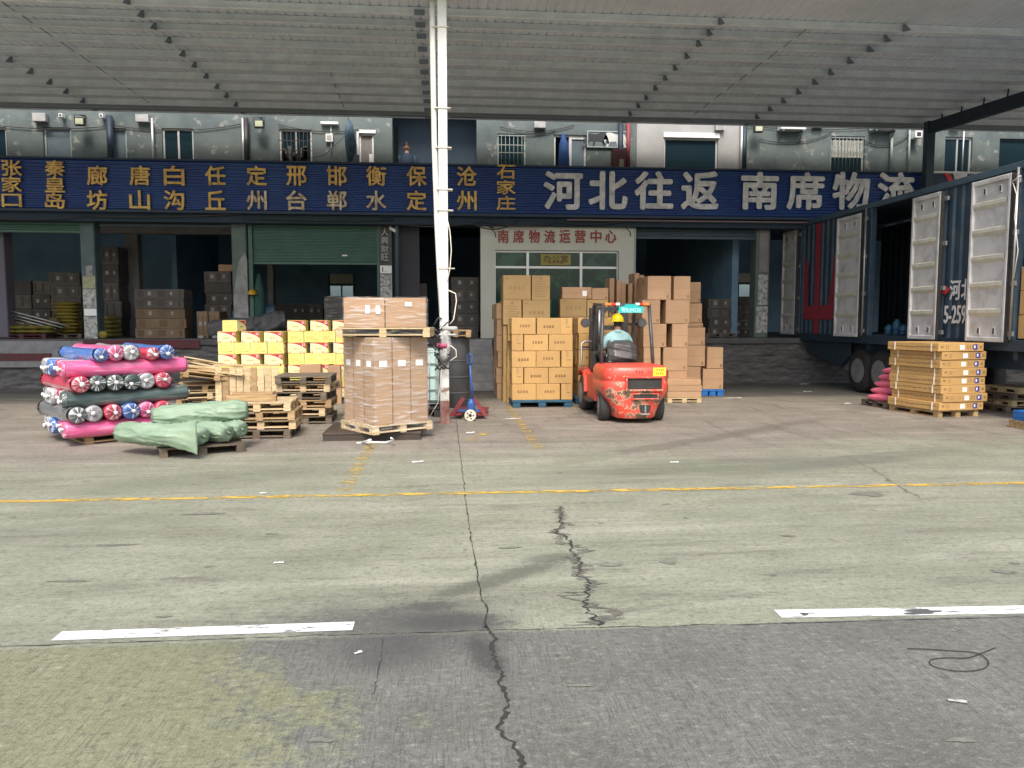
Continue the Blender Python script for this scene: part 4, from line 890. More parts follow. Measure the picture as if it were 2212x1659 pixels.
# upright flat cartons behind the forklift
vy = wy+1.2
for i in range(3): carton('brown', P(1330+i*34, 720, vy).x, vy+.2, 0, .36, .4, 1.70, f'tall brown carton, {ORD[i+1]} of three carrying the upright flat cartons', 'upright flat cartons')
for k in range(7):
    xx = P(1306+k*13.5, 640, vy).x; carton('brown', xx, vy+.2-.02*(k % 3), 1.703, .10+.02*(k % 2), .5, .80+.07*((k*3) % 4)+.03*k, f'upright flat carton behind the forklift roof, {ORD[k+1]} from its left', 'upright flat cartons', .06*((k % 3)-1))
# yellow snack cartons
YL, YWD, YH = .376, .325, .231
def yellow_stack(u0, vb, rows, who, top=None):
    y0 = G(u0, vb).y; x0 = P(u0, 750, y0).x; g_ = 'yellow cartons with red swooshes'
    pallet((x0+.66, y0+.42, 0), 1.3, .85, .14, 0, WOODD, f'weathered pallet under the {who} yellow carton stack')
    for k, kind in enumerate(rows):
        z = .143+(len(rows)-1-k)*(YH+.002); nb = len(rows)-k
        n_ = 3 if kind == 's' else 4
        for i in range(n_):
            if kind == 's': xx = x0+YL/2+i*.468; rz = 0; dep = YWD
            else: xx = x0+YWD/2+i*.333; rz = PI/2; dep = YL
            for dz in range(2 if i == n_-1 else 1):
                carton('yellow', xx, y0+dep/2+dz*(dep+.01), z, YL, YWD, YH, f'yellow carton {"with red swoosh" if kind=="s" else "end on"}, {ORD[nb]} row of the {who} stack, {ORD[i+1]} from left{"" if dz==0 else " behind"}', g_, rz)
    return x0, y0
x0, y0 = yellow_stack(471, 876, 'spspsp', 'left'); carton('yellow', x0+.29, y0+.22, .143+6*(YH+.002), YL, YWD, YH, 'single yellow carton alone on top of the left yellow stack', 'yellow cartons with red swooshes', PI/2-.25)
yellow_stack(622, 873, 'spspsps', 'right')
a = G(688, 870); by_ = a.y-.5
for k, (ua, ub, va, vb) in enumerate([(646, 692, 787, 806), (650, 703, 807, 850), (706, 735, 790, 832), (706, 735, 832, 866)]):
    p, r_ = P(ua, va, by_), P(ub, vb, by_); carton('gold' if k == 1 else 'wood', (p.x+r_.x)/2, by_+.2+.06*k, r_.z if k != 3 else 0, r_.x-p.x, .4, p.z-(r_.z if k != 3 else 0)-.004, ['long flat brown carton below the right yellow stack', 'golden carton under the long flat one below the yellow stack', 'brown carton with white label edge beside the wrapped tall load', 'lowest brown carton beside the wrapped tall load'][k], 'brown cartons beside the wrapped load')
carton('wood', P(676, 860, by_).x, by_+.2, 0, .5, .4, P(676, 850, by_).z-.004, 'brown base carton hidden behind the pallet pile', 'brown cartons beside the wrapped load')
# upright slatted pallet
cy = G(530, 893).y; a, c = P(462, 790, cy), P(600, 790, cy)
cr = empty('wooden_pallet', ((a.x+c.x)/2, cy, 0)); tag(cr, 'pale slatted pallet standing on edge in front of the yellow cartons', 'pallet', 'pallets in the yard'); cw = c.x-a.x; chh = P(530, 787, cy).z
cr.rotation_euler.x = R(-4)
rd = random.Random(3)
for i in range(9):
    q = M(); q.box(-cw/2+cw*(i+.5)/9, 0, chh/2-.03, cw/9*rd.uniform(.86, .97), .024, chh-.06, 0, 0, .003); q.build('slat', [WOODL, WOOD, WOODL, WOODL][i % 4] if i % 4 != 1 else WOOD, cr)
q = M(); q.box(0, .04, chh-.02, cw+.06, .14, .035, 0, 0, .004); q.build('top_rail', WOODL, cr)
q = M(); q.box(0, .06, chh*.5, cw, .09, .08); q.box(0, .06, .06, cw, .09, .08); q.build('cross_rail', WOOD, cr)
# pallet piles
def pile(u, vb, w, d, n, who, mats, rz0=0.0, jr=.07, h=.135, jx=.05, tilt=None):
    g_ = G(u, vb); z = 0.0; rd = random.Random(int(u))
    for k in range(n):
        tl = (0, 0)
        pallet((g_.x+rd.uniform(-jx, jx), g_.y+d/2+rd.uniform(-jx, jx), z), w*rd.uniform(.95, 1.03), d, h, rz0+rd.uniform(-jr, jr), mats[k % len(mats)], f'{"pale" if mats[k%len(mats)] is WOODL else ("weathered" if mats[k%len(mats)] is WOODD else "brown")} pallet, {ORD[k+1]} from the ground in the pile {who}', 'pallets in the yard', tl)
        z += h+.003
    return g_, z
g_, z = pile(553, 948, 1.02, .9, 4, 'behind the green sacks', [WOODD, WOODL, WOOD, WOODL], .03)
q = M(); q.bb(-.36, .36, -.06, .06, 0, .09, 0, .004); q.bb(-.3, .3, .02, .2, .0905, .125, 0, .004); tag(q.build('timber_offcuts', WOOD, None, (g_.x-.08, g_.y+.16, z), .03), 'short timber beam left lying on the pale top pallet', 'timber')
pile(655, 916, .92, .9, 6, 'left of the wrapped tall load', [WOODD, WOODL, WOOD, WOODD, WOODL, WOODD], -.06, .10)
g_, z = pile(438, 893, 1.05, .9, 4, 'beside the fabric rolls', [WOODD, WOOD, WOODL, WOOD], .25, .14)
o = pallet((g_.x+.15, g_.y+.3, z+.03), 1.2, .9, .12, .35, WOOD, 'brown pallet tilted on top of the pile beside the fabric rolls', tilt=(R(-7), R(9)))
q = M(); q.bb(-.3, .3, -.05, .05, 0, .08); tag(q.build('timber_offcuts', WOOD, None, (g_.x-.1, g_.y+.1, z+.21), .5), 'wood block on the tilted pallet beside the fabric rolls', 'timber')
rd = random.Random(12)
for k in range(6):
    q = M(); ln = rd.uniform(.9, 1.4); q.bb(-ln/2, ln/2, -.05, .05, -.012, .012, 0, .003)
    o = q.build('loose_plank', [WOODL, WOOD, WOODL][k % 3], None, (g_.x+.18+rd.uniform(-.15, .2), g_.y+.02+k*.11, z+.22+.03*k+rd.uniform(0, .03)), rd.uniform(-.35, .35)); o.rotation_euler.y = rd.uniform(.10, .22)
    tag(o, f'loose sloping plank on the pile beside the fabric rolls, {ORD[k+1]} from the front', 'plank', 'loose planks')
# ---------------------------------------------------------------- fabric rolls
def film(name, c, white=.55):
    m = mat(name, c, .32, c2=tuple(x+(1-x)*white for x in c), ns=3.5, lo=.52, hi=.82, bump=.5, bs=9, coat=.5, stretch=(.5, 5, 5)); return m  # paler streaks painted in as highlights on the wrapping
FC = {'pink': film('film_pink', (.76, .13, .31), .5), 'red': film('film_red', (.60, .06, .11), .45), 'blue': film('film_blue', (.08, .18, .48), .45), 'white': film('film_white', (.42, .42, .43), .7), 'grey': film('film_grey', (.16, .17, .17), .3), 'green': film('film_dark_green', (.07, .105, .095), .3)}
FWH = mat('film_gather_and_glint', (.80, .80, .80), .3, coat=.5)
RM = {}
def roll_mesh(col, L_, r_, seed):
    k = (col, seed, round(L_, 2), round(r_, 3))
    if k in RM: return RM[k]
    rd = random.Random(seed*31+len(col)); q = M(); n = 28; xs = [-L_/2+L_*i/14 for i in range(15)]; ph = [rd.uniform(0, 6.28) for _ in range(6)]
    vs = []; fs = []
    for x in xs:
        for j in range(n):
            t = 2*PI*j/n; e = 1+.03*math.sin(2*t+x*3+ph[0])+.022*math.sin(5*t-x*7+ph[1])+.02*math.sin(x*11+ph[2]+2*t)+.05*noise.noise(Vector((x*3+seed, math.cos(t)*2, math.sin(t)*2)))
            vs.append((x, r_*e*math.cos(t)+.02*math.sin(x*2.2+ph[3]), r_*e*math.sin(t)*.97-.012*(1-(2*x/L_)**2)))
    for i in range(14):
        for j in range(n): fs.append((i*n+j, i*n+(j+1) % n, (i+1)*n+(j+1) % n, (i+1)*n+j))
    q.add(vs, fs, 0, True)
    for s in (-1, 1):
        prof = [(0, 1.0), (.022, .93), (.032, .78), (.030, .45), (.022, .20), (.035, .13), (.075, .20+.1*rd.random()), (.085, .05)]; n2 = 64; vs = []; kx, kz = rd.uniform(-.25, .25)*r_, rd.uniform(-.35, .15)*r_
        for i, (dx, rr) in enumerate(prof):
            for j in range(n2):
                t = 2*PI*j/n2; w_ = 1-rr if i < 4 else 1; e = rr*(1+(.10 if 2 < i else .02)*(1 if j % 2 else -1)); pl = .008*(1 if j % 2 else -1) if 0 < i < 5 else 0
                vs.append((s*(L_/2+dx+pl), r_*e*math.cos(t)+kx*w_, r_*.97*e*math.sin(t)+kz*w_))
        white = [rd.random() < .20+.15*math.sin(j_*.7+seed) for j_ in range(n2)]  # white sectors: glints on the pleated ends, put in as colour
        for i in range(len(prof)-1):
            for j in range(n2): q.add([vs[i*n2+j], vs[i*n2+(j+1) % n2], vs[(i+1)*n2+(j+1) % n2], vs[(i+1)*n2+j]], [(0, 1, 2, 3)], 1 if i >= 4 or (i > 0 and white[j]) else 0, True)
        q.add([vs[-n2+j] for j in range(n2)], [list(range(n2))], 1)
    me = q.mesh('fabric_roll', [FC[col], FWH])
    b = bmesh.new(); b.from_mesh(me); bmesh.ops.remove_doubles(b, verts=b.verts, dist=.0004); bmesh.ops.recalc_face_normals(b, faces=b.faces); b.to_mesh(me); b.free()
    RM[k] = me; return me
RA = R(camdir(46)); K = G(158, 967); K.z = 0
ax = Vector((math.cos(RA), math.sin(RA), 0)); bx_ = Vector((-math.sin(RA), math.cos(RA), 0))
def rpos(a, b_, z): p = K+ax*a+bx_*b_; p.z = z; return p
pallet(rpos(.86, .72, 0), 1.3, 1.15, .12, RA, WOOD, 'brown pallet under the stack of colourful fabric rolls')
RR, RP = .120, .212; cname = {'pink': 'hot pink', 'red': 'red', 'blue': 'blue', 'white': 'white', 'grey': 'grey', 'green': 'dark green'}
def roll(col, a, b_, z, along, lab, L_=1.66, r_=RR, seed=1, dz=0.0, da=0.0):
    p = rpos(a, b_, z); o = put('fabric_roll', roll_mesh(col, L_, r_, seed), None, p, (RA if along == 'a' else RA-PI/2)+da); o.rotation_euler.x = 0
    tag(o, lab, 'fabric roll', 'film wrapped fabric rolls'); return o
zl = [.12+RR+RP*k for k in range(6)]
for k, cols in ((0, ['pink', 'red', 'pink', 'blue', 'white', 'grey']), (2, ['green', 'white', 'red', 'white', 'white', 'grey']), (4, ['pink', 'white', 'red', 'blue', 'white', 'white'])):
    for j, c_ in enumerate(cols):
        roll(c_, .81+.03*((j*7) % 3-1), .115+j*.222, zl[k], 'a', f'{cname[c_]} fabric roll lying lengthwise, {ORD[k+1]} layer up, {ORD[j+1]} from its yard side', 1.60 if j else 1.66, seed=j+k)
for k, cols in ((1, [('grey', .10), ('white', .22+.06), ('red', .53), ('blue', .77), ('pink', 1.0), ('red', 1.23)]), (3, [('red', .115), ('green', .345), ('green', .575), ('green', .80), ('white', 1.02), ('red', 1.25)])):
    for j, (c_, a_) in enumerate(cols):
        if k == 1 and j == 0: a_ = .06
        roll(c_, a_+.0, .70+.02*((j*5) % 3-1), zl[k], 'b', f'{cname[c_]} fabric roll seen end on, {ORD[k+1]} layer up, {ORD[j+1]} from left', 1.45, seed=j+2*k)
for j, (c_, a_, b2, L_, rr) in enumerate([('blue', .36, .62, 1.35, .10), ('pink', .60, .74, 1.5, .116), ('white', .85, .74, 1.5, .116), ('red', 1.07, .60, 1.3, .095), ('blue', 1.31, .76, 1.6, .112)]):
    roll(c_, a_, b2, zl[5]-(RR-rr), 'b', f'{cname[c_]} fabric roll on the top layer of the stack, {ORD[j+1]} from left', L_, rr, seed=j+20, da=.05*(1-j % 3))
# ---------------------------------------------------------------- pale green sacks
SACK = mat('woven_sack_green', (.205, .295, .20), .5, c2=(.275, .37, .265), ns=2.2, bump=.35, bs=7, stretch=(.6, 3, 3), spec=.4)
SACKD = mat('woven_sack_fold', (.20, .30, .20), .6)
def sack(p0, p1, r_, seed, lab, end='pleat', start='pleat'):
    p0, p1 = Vector(p0), Vector(p1); d = p1-p0; L_ = d.length; rd = random.Random(seed); q = M(); n = 60; m_ = 64; vs = []; fs = []; ph = [rd.uniform(0, 6.28) for _ in range(8)]
    for i in range(m_+1):
        s = i/m_; x = -L_/2+L_*s; k = min(1, .78+1.3*min(s, 1-s)*2) if not (end == 'fin' and s > .5) else 1.0
        for j in range(n):
            t = 2*PI*j/n; cx, cz = math.cos(t), math.sin(t)
            v1 = noise.noise(Vector((s*3+seed*9, cx*1.2, cz*1.2))); v2 = 1-abs(noise.noise(Vector((s*2.2+seed*5, cx*1.9-s*2.6, cz*1.9+s*2.2)))); v3 = 1-abs(noise.noise(Vector((s*5+seed*3, cx*4+s*4, cz*4-s*3))))
            rr = r_*k*(1+.10*v1+.15*(v2**7-.35)+.045*(v3**6-.35)); fy_ = fz_ = 1.0
            if end == 'fin' and s > .74: tt = (s-.74)/.26; fy_ = 1-.93*tt; fz_ = 1+.5*tt
            vs.append((x, rr*cx*fy_, rr*cz*.90*fz_-(.03*max(0, s-.74) if end == 'fin' else 0)))
    for i in range(m_):
        for j in range(n): fs.append((i*n+j, i*n+(j+1) % n, (i+1)*n+(j+1) % n, (i+1)*n+j))
    q.add(vs, fs, 0, True)
    for s, kind in ((-1, start), (1, end)):
        ring = vs[:n] if s < 0 else vs[-n:]
        if kind == 'fin': q.add(ring, [list(range(n))], 0); continue
        pr = [(0, 1), (.02, .9), (.025, .5), (.012, .15), (.05, .22 if kind == 'tuft' else .1)]; rs = []
        for dx, f_ in pr:
            rs.append([(c_[0]+s*(dx+(.012 if j % 2 else -.006)*(0 < dx < .03)), c_[1]*f_*(1.08 if j % 2 else .92), c_[2]*f_*(1.08 if j % 2 else .92)) for j, c_ in enumerate(ring)])
        for i in range(len(pr)-1):
            for j in range(n): q.add([rs[i][j], rs[i][(j+1) % n], rs[i+1][(j+1) % n], rs[i+1][j]], [(0, 1, 2, 3)], 1 if (j % 4 == 0 and 0 < i < 3) else 0, True)
        q.add(rs[-1], [list(range(n))], 1)
    me = q.mesh('woven_sack', [SACK, SACKD]); b = bmesh.new(); b.from_mesh(me); bmesh.ops.remove_doubles(b, verts=b.verts, dist=.0005); bmesh.ops.recalc_face_normals(b, faces=b.faces); b.to_mesh(me); b.free()
    o = put('woven_sack', me, None, (p0+p1)/2); o.rotation_euler = d.to_track_quat('X', 'Z').to_euler(); return tag(o, lab, 'sack', 'pale green sacks on a low pallet')
SA = R(camdir(27)); c0 = G(345, 990); sax = Vector((math.cos(SA), math.sin(SA), 0)); sbx = Vector((-math.sin(SA), math.cos(SA), 0))
pallet(c0+sax*.52+sbx*.46, 1.05, .92, .12, SA, WOODD, 'weathered low pallet under the pale green sacks', open_=True)
def zat(u, v, y, z): p = P(u, v, y); return Vector((p.x, p.y, z))
cd = lambda xc, zc, z: Vector((EYE.x+RT.x*xc+math.sin(YAW)*zc, EYE.y+RT.y*xc+math.cos(YAW)*zc, z))
sack(cd(-5.20, 10.17, .28), cd(-3.98, 9.62, .29), .165, 1, 'front pale green sack, folded into a fin at its right end', 'fin', 'pleat')
sack(cd(-4.85, 10.45, .26), cd(-4.04, 9.95, .26), .14, 2, 'pale green sack with a tufted end, just behind the front one', 'tuft')
sack(cd(-4.80, 10.62, .27), cd(-3.80, 10.18, .27), .145, 3, 'pale green sack with a pleated end, right of the tufted one')
sack(cd(-4.65, 10.9, .28), cd(-3.70, 10.42, .28), .145, 4, 'pale green sack at the back right of the low pallet')
sack(cd(-4.80, 10.28, .46), cd(-3.70, 10.62, .52), .165, 5, 'pale green sack lying slantwise on top of the others', 'pleat', 'tuft')
# ---------------------------------------------------------------- wrapped load on the floor scale
fa, fb_ = G(697, 952), G(910, 950); sw = fb_.x-fa.x; ym = (fa.y+fb_.y)/2
scl = empty('floor_scale', ((fa.x+fb_.x)/2, ym+.62, 0)); tag(scl, 'low dark brown steel floor scale under the wrapped load', 'floor scale')
SCM = mat('scale_brown', (.085, .06, .045), .6, .2, c2=(.05, .04, .035), ns=5)
q = M(); q.box(0, 0, .10, sw, 1.25, .03, 0, 0, .004); q.build('platform', SCM, scl)
q = M(); q.box(0, -.59, .047, sw-.04, .05, .075); q.box(0, .59, .047, sw-.04, .05, .075); q.box(-sw/2+.03, 0, .047, .05, 1.2, .073); q.box(sw/2-.03, 0, .047, .05, 1.2, .073); q.box(0, -.6, .005, sw, .1, .01); q.build('side_frame', mat('scale_dark', (.05, .038, .03), .7), scl)
ck = G(806, 941, .115); WA = R(camdir(40)); wx_ = Vector((math.cos(WA), math.sin(WA), 0)); wy_ = Vector((-math.sin(WA), math.cos(WA), 0)); WL, WD_ = 1.03, .98
pc = ck+wx_*WL/2+wy_*WD_/2; pc.z = .117
pallet(pc, WL, WD_, .13, WA, WOODL, 'pale pallet under the film wrapped tall cartons')
cw_, cd_, ch_ = .305, .30, 1.27; lx = .5*(WL-3*cw_-.02)
for i in range(3):
    for j in range(3):
        if i == 2 and j == 2: continue
        p = ck+wx_*(lx+cw_*(i+.5)+.006*i)+wy_*(.03+cd_*(j+.5)+.006*j); carton('tall', p.x, p.y, .248, cw_, cd_, ch_, f'tall brown carton in the wrapped load, {ORD[i+1]} along its right face, {ORD[j+1]} deep', 'tall wrapped cartons', WA, .003)
def film_wrap_mat():
    m = bpy.data.materials.new('stretch_film'); m.use_nodes = True; t = m.node_tree; N = t.nodes; L = t.links; b = N['Principled BSDF']
    b.inputs['Base Color'].default_value = (.85, .85, .84, 1); b.inputs['Roughness'].default_value = .12; b.inputs['Specular IOR Level'].default_value = .8
    tc = N.new('ShaderNodeTexCoord'); mp = N.new('ShaderNodeMapping'); mp.inputs['Scale'].default_value = (1.2, 1.2, 13); mp.inputs['Rotation'].default_value = (.10, .06, 0); L.new(tc.outputs['Object'], mp.inputs[0])
    n = N.new('ShaderNodeTexNoise'); n.inputs['Scale'].default_value = 2.2; n.inputs['Detail'].default_value = 6; n.inputs['Distortion'].default_value = .8; L.new(mp.outputs[0], n.inputs['Vector'])
    r = N.new('ShaderNodeMapRange'); r.inputs[1].default_value = .49; r.inputs[2].default_value = .80; r.inputs[3].default_value = .03; r.inputs[4].default_value = .62; L.new(n.outputs['Fac'], r.inputs[0]); L.new(r.outputs[0], b.inputs['Alpha'])  # denser white streaks painted in as glare on the film
    bp = N.new('ShaderNodeBump'); bp.inputs['Strength'].default_value = .8; bp.inputs['Distance'].default_value = .02; L.new(n.outputs['Fac'], bp.inputs['Height']); L.new(bp.outputs[0], b.inputs['Normal']); return m
FILM = film_wrap_mat()
def wrap(cx, cy, z0, z1, w_, d_, rz, lab, flare=0.0, top=False):
    q = M(); rd = random.Random(int(z1*100)); per = []
    nn = 12
    for sx, sy, ex, ey in ((-1, -1, 1, -1), (1, -1, 1, 1), (1, 1, -1, 1), (-1, 1, -1, -1)):
        for k in range(nn): per.append((sx+(ex-sx)*k/nn, sy+(ey-sy)*k/nn))
    nz = 18; vs = []
    for i in range(nz+1):
        t = i/nz; z = z0+(z1-z0)*t; fl = flare*max(0, (.14-t)/.14)
        for px, py_ in per: e = rd.uniform(0, .006); vs.append((px*(w_/2+.008+e+fl), py_*(d_/2+.008+e+fl), z))
    n = len(per); q.add(vs, [(i*n+j, i*n+(j+1) % n, (i+1)*n+(j+1) % n, (i+1)*n+j) for i in range(nz) for j in range(n)], 0, True)
    if top: q.add(vs[-n:], [list(range(n))], 0)
    return tag(q.build('stretch_film', FILM, None, (cx, cy, 0), rz), lab, 'stretch film')
cc = ck+wx_*(lx+1.5*cw_+.006)+wy_*(.03+1.5*cd_+.006)
wrap(cc.x, cc.y, .145, 1.52, 3*cw_+.012, 3*cd_+.012, WA, 'clear stretch film wrapped round the tall brown cartons', .06)
q = M(); q.tube([G(845, 946, .14), G(850, 950, .08), G(836, 956, .012), G(800, 955, .012), G(770, 957, .012)], .014, 0, 6); q.tube([G(800, 950, .14), G(792, 953, .05), G(780, 956, .012)], .016, 0, 6); tag(q.build('film_tail', FWH), 'loose white film tail trailing over the edge of the floor scale', 'film scrap')
# top pallet and the strapped flat cartons on it
ty_ = ck.y+.22; a, c = P(727, 708, ty_), P(933, 708, ty_); tw = c.x-a.x
pallet(((a.x+c.x)/2, ty_+.5, 1.523), tw, 1.0, .135, R(-3), WOODL, 'pale pallet resting on top of the tall wrapped cartons')
bz = 1.662; bw2 = P(921, 700, ty_).x-P(741, 700, ty_).x; bxm = (P(921, 700, ty_).x+P(741, 700, ty_).x)/2
for i in range(2): o = carton('wood', bxm-bw2/2+bw2*(i+.5)/2, ty_+.4, bz, bw2/2-.004, .7, .43, f'{["left","right"][i]} long brown carton wrapped on the topmost pallet', 'long wrapped cartons on the top pallet', 0, .001)
for uu, vv2, w2_, h2_, nm in ((793, 668, .03, .06, 'tall white shipping label, left of the pair on the topmost wrapped cartons'), (816, 669, .03, .06, 'tall white shipping label, right of the pair on the topmost wrapped cartons'), (882, 657, .05, .03, 'wide white shipping label on the right topmost wrapped carton')):
    p = P(uu, vv2, ty_); q = M(); q.bb(p.x-w2_, p.x+w2_, ty_+.040, ty_+.044, p.z-h2_, p.z+h2_); tag(q.build('shipping_label', PAPER), nm, 'shipping label')
wrap(bxm, ty_+.4, bz-.10, bz+.442, bw2, .7, 0, 'clear stretch film over the long cartons on the top pallet', .02, True)
# ---------------------------------------------------------------- liquid tank, column and clutter
ib = G(930, 905); IBM = mat('tank_white', (.50, .66, .62), .35, c2=(.42, .58, .55), ns=2)
ibc = empty('liquid_tank', (G(893, 905).x, ib.y+.75, 0)); tag(ibc, 'pale teal plastic liquid tank in a steel cage behind the wrapped load', 'tank')
q = M(); q.box(0, 0, .74, .92, .92, 1.0, 0, 0, .07); q.cyl((0, 0, 1.24), (0, 0, 1.29), .1, 0, 14); q.build('tank_body', IBM, ibc)
q = M()
for zz in (.25, .5, .74, .98, 1.22):
    for s in (-1, 1): q.bb(-.49, .49, s*.48-.008, s*.48+.008, zz-.008, zz+.008); q.bb(s*.48-.008, s*.48+.008, -.49, .49, zz-.0085, zz+.0085)
for k in range(6):
    for s in (-1, 1): t_ = -.48+.96*k/5; q.cyl((t_, s*.49, .2), (t_, s*.49, 1.25), .009, 0, 6); q.cyl((s*.49, t_, .2), (s*.49, t_, 1.25), .009, 0, 6)
q.build('cage', STEEL, ibc)
q = M(); q.box(0, 0, .17, .98, .98, .04)
for x in (-1, 0, 1): q.box(x*.42, 0, .07, .1, .98, .13)
q.build('base', DARK, ibc)
pb_ = G(961, 916); SC_ = mat('column_white', (.74, .75, .71), .5, c2=(.60, .61, .57), ns=2.5, lo=.45, hi=.8)
col = empty('steel_column', (pb_.x, pb_.y+.08, 0)); tag(col, 'white painted square steel column holding up the canopy', 'column')
q = M(); q.bb(-.075, .075, -.075, .075, .62, zr(pb_.y)-.17, 0, .006); q.build('shaft', SC_, col)
q = M(); q.bb(-.077, .077, -.077, .077, 0, .40, 0, .004); q.bb(-.13, .13, -.13, .13, 0, .012); q.build('rusty_foot', mat('column_rust', (.20, .06, .045), .85, c2=(.36, .26, .22), ns=6, bump=.4), col)
q = M(); q.bb(-.076, .076, -.076, .076, .40, .62); q.build('chipped_band', mat('column_chipped', (.62, .62, .57), .7, c2=(.25, .16, .12), ns=7, lo=.5, hi=.6), col)
q = M(); q.bb(-.12, .12, -.1, .1, zr(pb_.y)-.17, zr(pb_.y)-.155); q.build('head_plate', SC_, col)
pv = empty('downpipe', (pb_.x-.2, pb_.y, 0)); tag(pv, 'white plastic downpipe tied beside the steel column', 'pipe')
yy = pb_.y+.06; pts = [P(u, v, yy) for u, v in ((933, 6), (935, 130), (938, 300), (944, 480), (950, 600), (955, 690))]
q = M(); q.v = []; q.tube([p-pv.location for p in pts], .047, 0, 14); q.build('pipe', mat('pvc_white', (.76, .76, .70), .4, c2=(.66, .65, .55), ns=2), pv)
q = M()
for k, vv_ in enumerate((60, 235, 320, 410, 455, 580)):
    p = P(938+vv_*.027, vv_, yy)-pv.location; q.box(p.x+.085, 0.07, p.z, .275, .17, .014, 0, 0, .003)
q.build('tie', STRING, pv)
CB = mat('cable_wrap', (.25, .25, .24), .35, c2=(.55, .56, .55), ns=9, coat=.3)
cb = empty('cable_bundle', (pb_.x, pb_.y-.02, 1.5)); tag(cb, 'taped bundle of coiled cables and plastic bags strapped round the column', 'cable bundle')
rd = random.Random(8); q = M()
for k in range(16):
    a0 = rd.uniform(0, 6.28); rr = rd.uniform(.06, .10); zz = rd.uniform(-.55, .25)
    q.tube([(rr*math.cos(a0+t*.55)-.10*(k % 2), -.05+rr*.7*math.sin(a0+t*.55), zz+.07*math.sin(t*.9+k)) for t in range(10)], .014, 0, 5)
q.build('coil', DARK, cb)
q = M(); q.tube([(-.02, -.03, -.42), (0, -.04, -.30), (.03, -.03, -.15), (.01, -.04, .02), (.05, -.03, .16)], [.085, .095, .10, .095, .085], 0, 9); q.box(.09, -.05, .13, .26, .16, .07, 0, .1, .02); q.box(.06, -.05, .02, .3, .15, .045, 0, -.1, .02); q.build('plastic_wrap', CB, cb)
q = M(); q.cyl((0, .0, -.20), (0, .0, -.12), .135, 0, 14); q.build('pink_tape', mat('tape_pink', (.40, .06, .14), .5), cb)
W_ = lambda u, v: P(u, v, pb_.y-.1)-cb.location
q = M(); q.tube([W_(965, 470), W_(972, 500), W_(975, 540), W_(972, 580), W_(966, 610)], .009, 0, 6); q.build('loose_cable', STRING, cb)
q = M(); q.tube([W_(966, 626), W_(984, 634), W_(986, 650), W_(980, 690), W_(972, 700)], .010, 0, 6); q.build('loose_cable', STRING, cb)
q = M(); q.tube([W_(968, 742), W_(985, 756), W_(986, 770), W_(968, 782)], .009, 0, 6); q.build('loose_cable', STRING, cb)
q = M(); q.tube([W_(957, 770), W_(951, 830), W_(946, 870), W_(925, 905)], .008, 0, 6); q.build('loose_cable', STRING, cb)

p = P(984, 720, pb_.y+2.4); pallet((p.x, p.y+.3, P(985, 728, pb_.y+2.4).z), .62, .8, .14, 0, WOOD, 'brown pallet lying over the dark drum behind the column')
dr = G(985, 853); dz_ = P(985, 728, pb_.y+2.4).z
q = M(); q.tube([(0, 0, 0), (0, 0, .02), (0, 0, dz_-.03), (0, 0, dz_-.002)], [.27, .29, .29, .28], 0, 20)
for zz in (.3, .62, .95): q.tube([(0, 0, zz-.02), (0, 0, zz), (0, 0, zz+.02)], [.291, .303, .291], 0, 20)
tag(q.build('drum', mat('drum_dark', (.05, .052, .055), .6, c2=(.08, .08, .08), ns=4), None, (p.x, p.y+.3, 0)), 'tall dark drum stack behind the column under a pallet', 'drum')
q = M(); a = P(988, 800, dr.y-.3); q.box(0, 0, 0, .42, .12, .06, 0, 0, .004); q.box(-.17, 0, -.46, .05, .08, .86); q.box(.17, 0, -.46, .05, .08, .86); q.v = [v for v in q.v]
tag(q.build('wooden_trestle', WOODD, None, (a.x, a.y, .89)), 'narrow wooden trestle beside the dark drum', 'trestle')
# hand pallet truck
jp = G(1011, 909); jk = empty('pallet_truck', (jp.x, jp.y+.12, 0), R(-8)); tag(jk, 'hand pallet truck with blue handle and red forks by the steps', 'pallet truck')
JR = mat('jack_red', (.26, .035, .045), .55, c2=(.16, .04, .04), ns=7); JBL = mat('jack_blue', (.02, .10, .34), .4, c2=(.03, .08, .22), ns=7)
q = M(); q.tube([(.09, 0, .30), (.07, -.03, .62), (.05, -.05, .98)], .022, 0, 10); q.tube([(.05, -.05, .97), (.005, -.06, 1.04), (.01, -.065, 1.15), (.05, -.066, 1.19), (.09, -.065, 1.15), (.095, -.06, 1.04), (.05, -.05, .97)], .016, 0, 8); q.build('handle', JBL, jk)
q = M(); q.box(.06, .02, .22, .14, .14, .2, 0, 0, .02); q.cyl((.06, .0, .12), (.06, .0, .38), .05, 0, 12); q.box(.02, .0, .17, .38, .06, .04); q.build('pump', JBL, jk)
for s in (-1, 1):
    q = M(); q.box(s*.2, .7, .075, .15, 1.15, .045, 0, 0, .01); q.add([(s*.27, .1, .06), (s*.06, .1, .36), (s*.05, .16, .36), (s*.27, .16, .06), (s*.36, .1, .05), (s*.12, .1, .40), (s*.12, .16, .40), (s*.36, .16, .05)], [(0, 1, 2, 3), (7, 6, 5, 4), (0, 4, 5, 1), (1, 5, 6, 2), (2, 6, 7, 3), (3, 7, 4, 0)]); q.build('fork', JR, jk)
q = M(); q.cyl((.06, -.16, .1), (.06, -.09, .1), .1, 0, 24); o = q.build('wheel', mat('wheel_cream', (.68, .64, .52), .5), jk); q = M(); q.cyl((.06, -.164, .1), (.06, -.161, .1), .03, 0, 12)
for k in range(5): q.box(.06+.058*math.cos(k*1.2566), -.162, .1+.058*math.sin(k*1.2566), .026, .003, .026)
q.build('hub', DARK, o)
